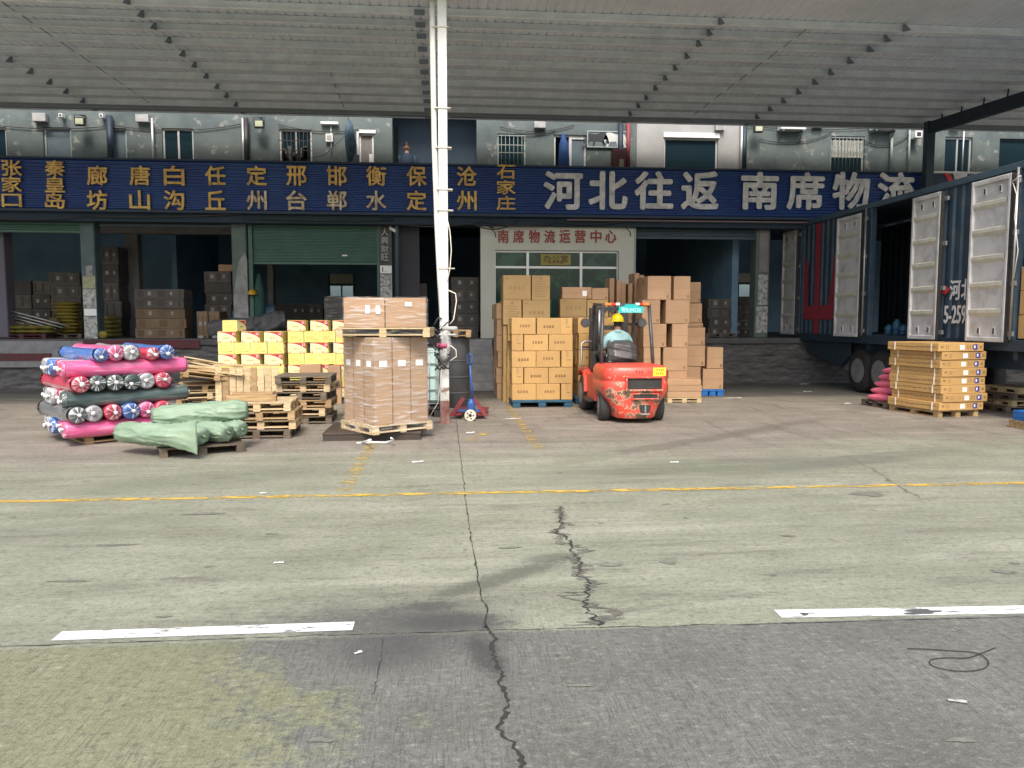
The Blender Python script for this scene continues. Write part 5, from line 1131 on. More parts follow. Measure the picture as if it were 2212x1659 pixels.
# ---------------------------------------------------------------- forklift
fl0 = G(1366, 911); fl = empty('forklift', (fl0.x+.02, fl0.y+.24, 0), R(-1.0)); tag(fl, 'worn red forklift seen from behind with a driver on its seat', 'forklift')
def worn_red():
    m = mat('forklift_red', (.74, .075, .045), .48, c2=(.60, .085, .06), ns=3, coat=.1, bump=.15, bs=30); t = m.node_tree; N = t.nodes; L = t.links; b = N['Principled BSDF']; src = b.inputs['Base Color'].links[0].from_socket
    tc = N.new('ShaderNodeTexCoord'); n = N.new('ShaderNodeTexNoise'); n.inputs['Scale'].default_value = 6.0; n.inputs['Detail'].default_value = 10; n.inputs['Roughness'].default_value = .68; L.new(tc.outputs['Object'], n.inputs['Vector'])
    sp = N.new('ShaderNodeSeparateXYZ'); L.new(tc.outputs['Object'], sp.inputs[0])
    z = N.new('ShaderNodeMapRange'); z.inputs[1].default_value = .45; z.inputs[2].default_value = .95; z.inputs[3].default_value = 0.02; z.inputs[4].default_value = -.13; L.new(sp.outputs[2], z.inputs[0])
    ad = N.new('ShaderNodeMath'); L.new(n.outputs['Fac'], ad.inputs[0]); L.new(z.outputs[0], ad.inputs[1])
    def step(a, c_): r = N.new('ShaderNodeMapRange'); r.inputs[1].default_value = a; r.inputs[2].default_value = c_; L.new(ad.outputs[0], r.inputs[0]); return r.outputs[0]
    def mix(f, a, c_): x = N.new('ShaderNodeMix'); x.data_type = 'RGBA'; L.new(f, x.inputs[0]); L.new(a, x.inputs[6]); x.inputs[7].default_value = (*c_, 1); return x.outputs[2]
    o1 = mix(step(.515, .525), src, (.62, .48, .33)); o2 = mix(step(.537, .55), o1, (.17, .10, .06)); L.new(o2, b.inputs['Base Color'])
    n2 = N.new('ShaderNodeMapRange'); n2.inputs[3].default_value = .38; n2.inputs[4].default_value = .85; L.new(step(.51, .54), n2.inputs[0]); L.new(n2.outputs[0], b.inputs['Roughness']); return m
RED = worn_red(); REDC = mat('forklift_red_side', (.70, .075, .045), .45, c2=(.42, .06, .045), ns=3)
q = M(); lev = [(.085, .33, .0), (.11, .37, .03), (.26, .41, .06), (.36, .46, .07), (.44, .53, .075), (.52, .565, .085), (.60, .585, .09), (.72, .59, .085), (.735, .575, .07), (.75, .59, .085), (.88, .585, .075), (.95, .56, .055), (.985, .52, .02), (.995, .45, -.03)]
prm = [(-1, .50), (-1, .2), (-1, -.05), (-.99, -.22), (-.95, -.33), (-.85, -.41), (-.68, -.455), (-.45, -.475), (-.2, -.485), (0, -.487)]
prm = prm+[(-x, y) for x, y in prm[::-1][1:]]
vs = []
for z, hw, yo in lev:
    for px, py_ in prm: vs.append((px*hw, (py_ if py_ > 0 else py_-yo*(1-abs(px)*.3)), z))
n = len(prm); q.add(vs, [(i*n+j, i*n+j+1, (i+1)*n+j+1, (i+1)*n+j) for i in range(len(lev)-1) for j in range(n-1)], 0, True); q.add(vs[-n:], [list(range(n))], 0); q.add(vs[:n], [list(range(n))], 0); cwt = q.build('counterweight', RED, fl)
def frame(x0, x1, z0, z1, y0, y1, t_, name, m, parent):
    q = M(); q.bb(x0-t_, x1+t_, y0, y1, z1, z1+t_, 0, .008); q.bb(x0-t_, x1+t_, y0, y1, z0-t_, z0, 0, .008); q.bb(x0-t_, x0, y0, y1, z0+.001, z1-.001, 0, .008); q.bb(x1, x1+t_, y0, y1, z0+.001, z1-.001, 0, .008); return q.build(name, m, parent)
o = frame(-.17-.02, .40, .60, .785, -.62, -.50, .035, 'grille_frame', RED, fl); q = M(); q.bb(-.19, .40, -.585, -.50, .60, .785); q.bb(-.19, .40, -.60, -.585, .61, .635, 1); q.build('grille', [BLACK, DARK], o)
o = frame(-.09, .33, .445, .51, -.61, -.50, .022, 'slot_frame', RED, fl); q = M(); q.bb(-.09, .33, -.59, -.50, .445, .51); q.build('slot', BLACK, o)
q = M(); q.prism([(.03, .325), (.23, .325), (.22, .24), (.18, .20), (.08, .20), (.04, .24)], -.565, -.50, 0); q.bb(.118, .142, -.58, -.566, .19, .32, 1); q.box(.13, -.575, .17, .16, .03, .028, 1, 0, .006); q.build('tow_pin', [BLACK, STEEL], fl)
for x in (-.13, .2): q = M(); q.cyl((x, -.475, .115), (x, -.455, .115), .04, 0, 12); q.build('lug_hole', BLACK, fl)
ST = Matrix.Translation((.375, -.538, 0)) @ Matrix.Rotation(R(14), 4, 'Z'); q = M(ST); q.bb(-.12, .12, -.002, .02, .82, .965, 0); q.build('sticker', mat('sticker_yellow', (.80, .66, .06), .4), fl)
q = M(ST); rd = random.Random(3); marks(q, .01, -.005, .925, .16, .035, 4, 0, rd); marks(q, .0, -.005, .865, .15, .035, 4, 0, rd); q.build('sticker_print', mat('sticker_ink', (.22, .17, .02), .6), fl)
q = M(); marks(q, .02, -.572, .90, .14, .06, 3, 0, rd); marks(q, .20, -.568, .90, .07, .05, 2, 0, rd); q.build('faded_lettering', mat('faded_red_ink', (.25, .04, .035), .6), fl)
# hood, floor, sides
q = M(); q.bb(-.48, .48, .34, 1.15, .50, .94, 0, .03); q.build('hood', DARK, fl)
q = M(); q.bb(-.46, .46, 1.15, 1.72, .40, .48, 0, .01); q.bb(-.44, .44, 1.72, 1.80, .40, 1.02, 0, .01); q.bb(-.30, .30, 1.62, 1.72, .9, 1.12, 0, .02); q.build('floor_plate', DARK, fl)
for s in (-1, 1):
    q = M(); q.prism([(0, 0)]*0 or [(.42, .30), (1.30, .30), (1.32, .52), (2.05, .78), (2.05, .83), (1.25, .74), (.50, .76)], s*.50-.06, s*.50+.06)
    q.v = [Vector((v.y, v.x, v.z)) for v in q.v]; q.build('side_panel', REDC, fl)
    q = M(); q.prism([(1.32, .38), (1.40, .62), (1.55, .76), (1.85, .78), (2.06, .66), (2.08, .70), (1.88, .83), (1.52, .81), (1.33, .66), (1.28, .40)], s*.52-.1, s*.52+.1); q.v = [Vector((v.y, v.x, v.z)) for v in q.v]; q.build('fender', REDC, fl)
    q = M(); q.bb(s*.56-.09, s*.56+.09, .62, 1.25, .27, .31); q.build('step', DARK, fl)
def wheel(x, y, r_, wd, rz, parent, rimm, hub=True):
    e = empty('wheel', (x, y, r_), rz); e.parent = parent
    q = M(); q.tube([(-wd/2, 0, 0), (-wd/2+.012, 0, 0), (-wd/2+.04, 0, 0), (wd/2-.04, 0, 0), (wd/2-.012, 0, 0), (wd/2, 0, 0)], [r_*.78, r_*.93, r_, r_, r_*.93, r_*.78], 0, 32)
    q.build('tyre', BLACK, e)
    q = M(); q.tube([(-wd/2-.004, 0, 0), (-wd/2+.03, 0, 0), (wd/2-.03, 0, 0), (wd/2+.004, 0, 0)], [r_*.62, r_*.5, r_*.5, r_*.62], 0, 24); q.cyl((-wd/2-.01, 0, 0), (wd/2+.01, 0, 0), r_*.22, 0, 12); q.build('rim', rimm, e)
    return e
wheel(-.475, .0, .262, .20, R(-4), fl, GREYM); wheel(.475, .0, .262, .20, R(-4), fl, GREYM); wheel(-.50, 1.68, .34, .25, 0, fl, GREYM); wheel(.50, 1.68, .34, .25, 0, fl, GREYM)
q = M(); q.box(0, 0, .24, .75, .14, .14); q.bb(-.33, .33, .2, 1.8, .2, .5); q.build('chassis', DARK, fl)
# roof guard
GD_ = mat('guard_dark', (.05, .052, .056), .45, .2, c2=(.085, .085, .085), ns=9)
for s in (-1, 1):
    q = M(); q.tube([(s*.47, .28, .93), (s*.455, .36, 1.4), (s*.425, .46, 2.03)], .032, 0, 10); q.build('guard_post', GD_, fl)
    q = M(); q.tube([(s*.42, 1.78, .82), (s*.41, 1.70, 1.4), (s*.40, 1.50, 2.0), (s*.41, 1.42, 2.06)], .034, 0, 10); q.build('guard_post', GD_, fl)
q = M()
for s in (-1, 1): q.beam((s*.425, .44, 2.04), (s*.405, 1.45, 2.08), .06, .05)
for k in range(7): y = .62+.13*k; q.bb(-.40, .40, y-.012, y+.012, 2.045+.004*k, 2.075+.004*k)
q.bb(-.45, .45, .43, .48, 2.03, 2.07); q.bb(-.42, .42, 1.41, 1.46, 2.05, 2.09); q.build('roof_guard', GD_, fl)
for x0_, x1_, c_ in ((-.40, -.27, 'a'), (-.27, -.20, 'r'), (-.20, -.12, 'w'), (.16, .24, 'w'), (.24, .30, 'r'), (.30, .42, 'a')):
    q = M(); q.bb(x0_+.002, x1_-.002, .395, .428, 2.035, 2.083, 0, .006); q.build('tail_lamp', {'a': mat('lamp_amber', (.75, .22, .04), .3), 'r': mat('lamp_red', (.62, .03, .02), .3), 'w': mat('lamp_white', (.80, .80, .76), .3)}[c_], fl)
q = M(); q.prism([(-.215, 1.89), (.215, 1.89), (.225, 1.90), (.225, 2.0), (.215, 2.008), (.13, 2.01), (.10, 2.045), (-.10, 2.045), (-.13, 2.01), (-.215, 2.008), (-.225, 2.0), (-.225, 1.90)], .372, .384); pl_ = q.build('number_plate', mat('plate_cyan', (.01, .42, .39), .4), fl, (.075, 0, .012))
q = M(); q.text('粤B.04220', 0, .3705, 1.948, .36, .085, .002, 0, .012); q.bb(-.2, .2, .370, .3715, 1.90, 1.904); q.build('plate_lettering', mat('plate_pale', (.45, .85, .80), .5), pl_)
# mast
for s in (-1, 1):
    q = M(); q.bb(s*.33-.06, s*.33+.06, 2.02, 2.14, .06, 2.02, 0, .008); q.bb(s*.25-.035, s*.25+.035, 2.06, 2.16, .10, 2.06, 0, .006); q.build('mast_rail', DARK, fl)
    q = M(); q.cyl((s*.20, 2.02, .15), (s*.20, 2.02, 1.3), .04, 0, 12); q.cyl((s*.20, 2.02, 1.3), (s*.20, 2.02, 1.98), .025, 1, 10); q.build('lift_cylinder', [DARK, STEEL], fl)
q = M()
for z in (.5, 1.25, 1.62, 2.0): q.bb(-.32, .32, 2.15, 2.19, z-.045, z+.045)
q.tube([(-.12, 2.03, .7), (-.14, 2.0, 1.3), (-.10, 2.05, 1.9), (-.05, 2.12, 1.95)], .014, 0, 6); q.tube([(.12, 2.03, .7), (.13, 2.0, 1.4), (.10, 2.05, 1.9), (.05, 2.12, 1.95)], .014, 0, 6); q.build('mast_crossbar', DARK, fl)
q = M(); q.bb(-.52, .52, 2.24, 2.29, .18, .26); q.bb(-.52, .52, 2.24, 2.29, .52, .60)
for k in range(7): x = -.51+.17*k; q.bb(x-.014, x+.014, 2.245, 2.285, .26, 1.2)
q.bb(-.52, .52, 2.24, 2.29, 1.2, 1.24); q.build('load_backrest', DARK, fl)
for s in (-1, 1): q = M(); q.bb(s*.3-.06, s*.3+.06, 2.30, 2.34, .06, .62); q.prism([(2.34, .06), (2.34, .11), (3.40, .075), (3.40, .06)], s*.3-.06, s*.3+.06); q.v = q.v[:8]+[Vector((v.y, v.x, v.z)) for v in q.v[8:]]; q.build('fork', DARK, fl)
for s in (-1, 1):
    q = M(); q.tube([(s*.42, 1.5, 1.78), (s*.52, 1.55, 1.74)], .012, 0, 6); q.tube([(s*.56, 1.52, 1.72), (s*.56, 1.55, 1.72), (s*.56, 1.585, 1.72)], [.085, .095, .05], 0, 16); q.build('mirror', GD_, fl)
q = M(); q.tube([(-.62, 1.35, .80), (-.66, 1.36, .95), (-.665, 1.38, 1.32), (-.60, 1.40, 1.36), (-.45, 1.42, 1.36)], .018, 0, 8); q.build('grab_handle', STEEL, fl)
q = M(); q.bb(-.47, -.30, 1.30, 1.62, .80, 1.16, 0, .02); q.tube([(-.35, 1.3, 1.0), (-.42, 1.15, 1.12), (-.36, 1.05, 1.2)], .025, 0, 8); q.build('side_console', DARK, fl)
# seat
def seat_back(s, t):
    x = -.265+.53*s; tz = t; ed = min(1, 5*min(s, 1-s)); zz = 1.0+.40*tz-.05*(1-ed)*(tz > .9)
    return (x*(1-.12*max(0, tz-.6)/.4), .66+.10*tz-.075*ed*min(1, 5*min(tz+.05, 1.02-tz))+.010*math.sin(tz*14+2*s)+.006*math.sin(tz*33+s*9), zz)
SEATM = mat('seat_black', (.04, .04, .042), .38, c2=(.07, .07, .07), ns=5, bump=.4, bs=8)
q = M(); q.grid(seat_back, 22, 22, 0); q.grid(lambda s, t: (seat_back(s, t)[0], seat_back(s, t)[1]*0+.80+.05*t, seat_back(s, t)[2]), 8, 8, 0); q.bb(-.24, .24, .70, .80, 1.02, 1.30, 0, .02); q.build('seat_backrest', SEATM, fl)
q = M(); q.box(0, .98, .985, .5, .5, .12, 0, 0, .03); q.build('seat_cushion', SEATM, fl)
q = M(); q.tube([(.05+.17*math.cos(k*PI/12), 1.50+.10*math.sin(k*PI/12), 1.26+.14*math.sin(k*PI/12)) for k in range(25)], .014, 0, 8); q.cyl((.05, 1.50, 1.26), (.05, 1.68, 1.05), .02, 0, 8); q.build('steering_wheel', BLACK, fl)
# ---------------------------------------------------------------- driver
def skinned(name, joints, edges, mats, paint, parent, sub=2, root=0):
    me = bpy.data.meshes.new(name); me.from_pydata([j[0] for j in joints], edges, []); o = bpy.data.objects.new(name, me); COL.objects.link(o)
    sk = o.modifiers.new('skin', 'SKIN'); ss = o.modifiers.new('sub', 'SUBSURF'); ss.levels = sub; ss.render_levels = sub; sk.use_smooth_shade = True
    for i, j in enumerate(joints):
        v = me.skin_vertices[0].data[i]; r_ = j[1]; v.radius = (r_, r_) if not isinstance(r_, tuple) else r_; v.use_root = (i == root)
    dg = bpy.context.evaluated_depsgraph_get(); dg.update(); m2 = bpy.data.meshes.new_from_object(o.evaluated_get(dg)); bpy.data.objects.remove(o); bpy.data.meshes.remove(me)
    m2.materials.clear()
    for m in mats: m2.materials.append(m)
    for p in m2.polygons: p.material_index = paint(p.center); p.use_smooth = True
    return put(name, m2, parent)
dv = empty('person', fl.matrix_world.to_translation()*0+fl.location+Vector((-.0, .0, 0)), fl.rotation_euler.z); tag(dv, 'forklift driver in a pale cyan shirt and yellow hard hat, seen from behind', 'person')
TROU = mat('trousers_dark', (.03, .035, .05), .8); SHIRT = mat('shirt_cyan', (.40, .66, .66), .75, c2=(.34, .58, .60), ns=5, bump=.3, bs=7)
y0 = .90; xo = -.05
J = [((xo, y0, 1.07), (.17, .14)), ((xo, y0-.02, 1.22), (.165, .125)), ((xo, y0+.0, 1.40), (.185, .12)), ((xo, y0+.01, 1.51), (.15, .09)), ((xo, y0+.03, 1.575), .058), ((xo, y0+.05, 1.64), .062), ((xo, y0+.06, 1.72), (.082, .095)), ((xo, y0+.06, 1.80), (.078, .09)),
     ((xo-.19, y0+.02, 1.475), .075), ((xo-.27, y0+.08, 1.25), .056), ((xo-.17, y0+.36, 1.22), .042), ((xo-.12, y0+.46, 1.26), .038),
     ((xo+.19, y0+.02, 1.475), .075), ((xo+.285, y0+.06, 1.25), .056), ((xo+.31, y0+.26, 1.14), .042), ((xo+.29, y0+.38, 1.16), .038),
     ((xo-.11, y0+.12, 1.06), .10), ((xo-.14, y0+.48, 1.06), .075), ((xo-.14, y0+.60, .68), .055), ((xo-.14, y0+.72, .55), .045), ((xo+.11, y0+.12, 1.06), .10), ((xo+.14, y0+.48, 1.06), .075), ((xo+.14, y0+.60, .68), .055), ((xo+.14, y0+.72, .55), .045)]
E_ = [(0, 1), (1, 2), (2, 3), (3, 4), (4, 5), (5, 6), (6, 7), (3, 8), (8, 9), (9, 10), (10, 11), (3, 12), (12, 13), (13, 14), (14, 15), (0, 16), (16, 17), (17, 18), (18, 19), (0, 20), (20, 21), (21, 22), (22, 23)]
for s, wr, wi in ((-1, (xo-.12, y0+.46, 1.26), 11), (1, (xo+.29, y0+.38, 1.16), 15)):
    for k in range(4):
        b0 = len(J); fx_ = (k-1.5)*.022; ln = (.07, .08, .075, .06)[k]
        J += [((wr[0]+fx_, wr[1]+.07, wr[2]+.01), .0095), ((wr[0]+fx_, wr[1]+.07+ln*.6, wr[2]-.005), .0085), ((wr[0]+fx_*.9, wr[1]+.06+ln*.75, wr[2]-.045), .008)]
        E_ += [(wi, b0), (b0, b0+1), (b0+1, b0+2)]
    b0 = len(J); J += [((wr[0]-s*.045, wr[1]+.03, wr[2]), .011), ((wr[0]-s*.06, wr[1]+.075, wr[2]-.02), .009)]; E_ += [(wi, b0), (b0, b0+1)]
def paint(c):
    if c.z > 1.575: return 2 if (c.y < y0+.045 and 1.65 < c.z) else 0
    if c.z < 1.09 and abs(c.x-xo) < .26: return 1
    if c.y > y0+.17 or (abs(c.x-xo) > .22 and c.z < 1.235): return 0
    return 3
body = skinned('body', J, E_, [SKIN, TROU, HAIR, SHIRT], paint, dv)
q = M(); q.tube([(xo, y0+.015, 1.545), (xo, y0+.02, 1.585)], [.088, .072], 0, 16, cap=False); q.build('collar', SHIRT, dv)
q = M()
for s in (-1, 1): q.grid(lambda a, t: (xo+s*(.088+.018*math.sin(t*PI)), y0+.06+.028*math.cos(a*2*PI)*math.sin(t*PI), 1.70+.038*math.cos(t*PI)), 8, 6, 0)
q.build('ear', SKIN, dv)
q = M(); q.box(xo, y0+.165, 1.70, .03, .05, .04, 0, 0, .008); q.box(xo, y0+.155, 1.655, .05, .02, .012, 1); q.box(xo-.035, y0+.15, 1.725, .03, .02, .012, 1); q.box(xo+.035, y0+.15, 1.725, .03, .02, .012, 1); q.build('face', [SKIN, HAIR], dv)
q = M(); hx = xo-.0; HATY = mat('hat_yellow', (.82, .66, .01), .35, coat=.3)
q.grid(lambda s, t: (hx+(.122*math.sin(t*PI/2)+.0)*math.cos(s*2*PI), y0+.065+.142*math.sin(t*PI/2)*math.sin(s*2*PI), 1.755+.145*math.cos(t*PI/2)+.006*(abs(math.cos(s*2*PI)) < .2)), 28, 10, 0)
q.grid(lambda s, t: (hx+(.120+.022*t)*math.cos(s*2*PI), y0+.07+(.140+.02*t+.05*t*max(0, math.sin(s*2*PI)))*math.sin(s*2*PI), 1.757-.012*t), 28, 2, 0); q.build('hard_hat', HATY, dv)
# ---------------------------------------------------------------- container trailer
XC = 10.0; yv = lambda u: PX(u, 694, XC).y
Y0, YA, YBb, YC_, YN = yv(1723), yv(1876), yv(1971), yv(2186), 7.6
YO2 = yv(2290); ZT, ZF = 4.50, 1.42
ct = empty('container_trailer', (XC+1.22, (Y0+YN)/2, 0)); tag(ct, 'dark blue side door container trailer backed towards the dock, side doors folded open', 'trailer'); OC = -ct.location
def tpart(name, q, mats, parent=None): q.v = [v+OC for v in q.v]; return q.build(name, mats, parent or ct)
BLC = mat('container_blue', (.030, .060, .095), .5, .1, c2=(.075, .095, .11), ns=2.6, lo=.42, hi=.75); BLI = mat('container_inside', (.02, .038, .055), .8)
def corr(q, x, ya, yb, z0, z1, s=-1):
    n = int(abs(yb-ya)/.28)+1; w_ = (yb-ya)/n; pts = []
    for i in range(n):
        for f_, dd in ((0, 0), (.3, 0), (.45, .036), (.8, .036), (.95, 0)): pts.append((ya+(i+f_)*w_, x-s*dd))
    pts.append((yb, x)); vs = []
    for y, xx in pts: vs += [(xx, y, z0), (xx, y, z1)]
    q.add(vs, [(2*i, 2*i+2, 2*i+3, 2*i+1) for i in range(len(pts)-1)], 0)
for ya, yb in ((Y0-.1, YA+.12), (YBb-.05, YC_+.06), (YO2, YN+.1)):
    if ya > yb: q = M(); corr(q, XC+.02, ya, yb, ZF, ZT-.1); tpart('side_wall', q, [BLC])
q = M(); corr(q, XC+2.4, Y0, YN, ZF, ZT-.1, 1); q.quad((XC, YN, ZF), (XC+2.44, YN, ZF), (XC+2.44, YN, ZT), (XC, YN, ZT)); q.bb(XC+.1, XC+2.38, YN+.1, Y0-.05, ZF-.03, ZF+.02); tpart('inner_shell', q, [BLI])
q = M(); q.bb(XC, XC+2.44, YN, Y0, ZT-.03, ZT); tpart('roof', q, [BLC])
q = M(); q.bb(XC-.03, XC+.09, YN, Y0, ZT-.11, ZT+.015, 0, .008); tpart('top_rail', q, [mat('rail_blue', (.045, .085, .12), .5, c2=(.07, .11, .14), ns=3)])
q = M(); q.bb(XC-.02, XC+.12, YN, Y0, ZF-.20, ZF+.0, 0, .006); tpart('bottom_rail', q, [NAVYST])
for y in (Y0-.06, YA+.05, YBb, YC_, YO2): q = M(); q.bb(XC-.015, XC+.12, y-.05, y+.06, ZF, ZT-.1, 0, .008); tpart('corner_post', q, [BLC])
q = M(); q.bb(XC+.3, XC+.5, YN, Y0-.3, ZF-.55, ZF-.18); q.bb(XC+1.9, XC+2.1, YN, Y0-.3, ZF-.55, ZF-.18)
for k in range(9): y = YN+.4+k*(Y0-YN-.8)/8; q.bb(XC+.06, XC+2.38, y-.05, y+.05, ZF-.36, ZF-.2)
q.prism([(0, 0)]*0 or [(Y0-.35, ZF-.2), (Y0-.35, ZF-.5), (Y0-2.2, ZF-.85), (Y0-2.6, ZF-.55), (Y0-2.6, ZF-.2)], -(XC+.12), -(XC+.2)); q.v = q.v[:-10]+[Vector((-v.y, v.x, v.z)) for v in q.v[-10:]]
tpart('chassis', q, [NAVYST])
TM = lambda xx: Matrix(((0, 1, 0, xx), (-1, 0, 0, 0), (0, 0, 1, 0), (0, 0, 0, 1)))     # along the side: local x runs towards the yard
# red emblem and lettering on the side
RL = mat('emblem_red', (.33, .03, .05), .55, c2=(.26, .035, .05), ns=3)
kz = lambda v, u: PX(u, v, XC).z
q = M(); q.T = TM(XC-.012)
cxm, ua_, ub_ = -yv(1763), -yv(1740), -yv(1795); ww = .13
q.prism([(cxm-ww, ZF-.15), (cxm+ww, ZF-.15), (cxm+ww, ZT-.14), (cxm-ww, ZT-.14)], 0, .008); zb_, ztp = kz(690, 1770), kz(660, 1770)
q.prism([(ua_-.12, zb_), (ub_+.2, zb_), (ub_+.2, ztp), (ua_-.12, ztp)], -.003, .005)
q.prism([(ua_-.12, ztp), (ua_+.12, ztp), (ua_+.08, ztp+1.15), (ua_-.12, ztp+1.35)], -.001, .006)
q.prism([(ub_-.14, ztp), (ub_+.2, ztp), (ub_+.24, ztp+1.4), (ub_+.08, ztp+1.25)], -.001, .006); tpart('emblem', q, [RL])
LW = mat('lettering_white', (.62, .63, .63), .6)
q = M(); q.T = TM(XC-.014); k0 = -yv(2055); h1 = .42
for ch, ua, ub in (('河', 2050, 2073), ('北', 2075, 2099)): q.text(ch, -(yv(ua)+yv(ub))/2, 0, kz(626, 2070), yv(ua)-yv(ub), .40, .008, 0, .022)
q.text('5-2592', -(yv(2040)+yv(2099))/2, 0, kz(679, 2070), yv(2040)-yv(2099), .36, .008, 0, .02); tpart('lettering', q, [LW])
q = M(); q.T = TM(XC-.014); a_ = -yv(2040); zz = kz(627, 2044); q.prism([(a_-.2, zz-.06), (a_, zz-.06), (a_, zz-.1), (a_+.14, zz), (a_, zz+.1), (a_, zz+.06), (a_-.2, zz+.06)], -.004, .004); tpart('arrow_mark', q, [REDP])
# doors
DW = mat('door_white', (.58, .58, .58), .5, c2=(.36, .355, .34), ns=3.2, lo=.45, hi=.75, bump=.1, bs=12); DWY = mat('door_ridge', (.62, .62, .55), .5, c2=(.50, .49, .40), ns=4)
def cdoor(yf, yn, z0, z1, hinge, x=XC-.10, lab=None, swing=0.0):
    wd = yf-yn; e = empty('side_door', Vector((x, yf if hinge == 'far' else yn, 0))+OC); e.parent = ct; e.rotation_euler.z = swing
    q = M(); q.T = Matrix(((0, 1, 0, 0), (-1, 0, 0, 0), (0, 0, 1, 0), (0, 0, 0, 1))); s0 = 0 if hinge == 'far' else -wd; s1 = s0+wd
    q.bb(s0+.05, s1-.05, .01, .05, z0+.06, z1-.06)
    q.bb(s0, s0+.07, -.035, .05, z0, z1, 0, .012); q.bb(s1-.07, s1, -.035, .05, z0, z1, 0, .012); q.bb(s0+.07, s1-.07, -.034, .05, z1-.09, z1, 0, .012); q.bb(s0+.07, s1-.07, -.034, .05, z0, z0+.09, 0, .012); o = q.build('door_panel', DW, e)
    T_ = q.T.copy(); q = M(); q.T = T_
    for k in range(5):
        zc = z0+(z1-z0)*(.19+.165*k); q.add([(s0+.08, .012, zc-.10), (s1-.08, .012, zc-.10), (s1-.08, -.03, zc-.03), (s0+.08, -.03, zc-.03), (s1-.08, -.03, zc+.03), (s0+.08, -.03, zc+.03), (s1-.08, .012, zc+.05), (s0+.08, .012, zc+.05)], [(0, 1, 2, 3), (3, 2, 4, 5), (5, 4, 6, 7)])
    q.build('ridge', DWY, e)
    for zc in (z0+.20, z1-.22):
        for sx in (.33, .72):
            q = M(); q.T = T_; c_ = s0+wd*sx; q.box(c_, -.0, zc, .075, .02, .15, 0, 0, .008); q.box(c_, -.012, zc, .04, .01, .10, 1, 0, .004); q.build('lock_keep', [DW, DARK], e)
    q = M(); q.T = T_; se = s1 if hinge == 'near' else s0
    for k in range(4):
        zc = z0+.15+(z1-z0-.3)*k/3; q.box(s1+.05, .06, zc, .14, .05, .09, 0, 0, .01)
    q.build('hinge', STEEL, e)
    q = M(); q.T = T_; q.bb(s0-.012, s0-.001, -.03, .05, z0, z1); q.bb(s1+.001, s1+.012, -.03, .05, z0, z1); q.build('gasket', DARK, e)
    return e
zd0, zd1 = 1.375, 4.335
cdoor(yv(1811), yv(1864), zd0, zd1-.02, 'near'); cdoor(yv(1973), yv(2034), zd0, zd1, 'far'); cdoor(yv(2099), yv(2184), zd0, zd1, 'near')
e = cdoor(yv(1692), yv(1722), zd0, zd1, 'near', XC-.06, None, 0.0)
for uu in (1872, 2196): q = M(); q.T = TM(XC-.16); q.cyl((-yv(uu), .05, ZF), (-yv(uu), .05, ZT-.1), .022, 0, 8); tpart('lock_rod', q, [STEEL])
q = M(); q.tube([PX(2187, 392, XC-.15), PX(2196, 420, XC-.18), PX(2192, 470, XC-.15), PX(2199, 540, XC-.18), PX(2190, 600, XC-.15)], .008, 0, 5); q.tube([PX(2187, 392, XC-.15), PX(2205, 380, XC-.18)], .012, 0, 5); tpart('rope', q, [STRING])
RIM = mat('rim_steel', (.36, .36, .37), .4, .4, c2=(.24, .24, .24), ns=6)
for y in (PX(1865, 800, XC+.3).y, PX(1911, 805, XC+.3).y, PX(1968, 810, XC+.3).y):
    for xx in (XC+.3, XC+1.95):
        e = empty('wheel', Vector((xx, y, .54))+OC); e.parent = ct
        q = M(); q.tube([(-.15, 0, 0), (-.13, 0, 0), (-.09, 0, 0), (.19, 0, 0), (.23, 0, 0), (.25, 0, 0)], [.31, .47, .54, .54, .47, .31], 0, 36); q.build('tyre', BLACK, e)
        q = M(); q.tube([(-.155, 0, 0), (-.13, 0, 0), (-.02, 0, 0)], [.30, .27, .25], 0, 28); q.tube([(-.12, 0, 0), (-.06, 0, 0)], [.10, .15], 0, 20)
        for k in range(8): a_ = k*PI/4; q.cyl((-.06, .19*math.cos(a_), .19*math.sin(a_)), (-.02, .19*math.cos(a_), .19*math.sin(a_)), .02, 0, 6)
        q.build('rim', RIM, e)
yw = PX(1865, 800, XC+.3).y; q = M(); q.bb(XC+.3, XC+.6, yw+.6, yw+1.05, .5, .8, 0, .02); tpart('tool_box', q, [GREYM])
for z_ in (.55, .85): q = M(); q.bb(XC+.25, XC+.3, YN+.5, YN+3.2, z_, z_+.07); tpart('underrun_rail', q, [GREYM])
# drums inside the open doorway
rd = random.Random(6)
for k in range(5):
    y = YA-.25-k*(YA-YBb-.4)/4.2; q = M(); hgt = .24+.12*(k % 3 == 1); q.tube([(0, 0, 0), (0, 0, .02), (0, 0, hgt*.75), (0, 0, hgt*.88), (0, 0, hgt)], [.08, .09, .09, .045, .04], 0, 14); q.cyl((0, 0, hgt*.3), (0, 0, hgt*.5), .0915, 1, 14)
    tag(q.build('plastic_bottle', [TEALP, mat('bottle_band', (.01, .06, .16), .5)], None, (XC+.28+.1*rd.random(), y, ZF+.022)), f'teal plastic bottle on the container floor, {ORD[k+1]} from the far door edge', 'bottle', 'bottles on the container floor')
for k in range(3):
    for j in range(3): carton('gold', XC+.30, YC_-.32-j*.48, ZF+.024+k*.42, .5, .46, .415, f'golden carton inside the near container opening, {ORD[k+1]} row up, {ORD[j+1]} towards the yard', 'golden cartons in the container')
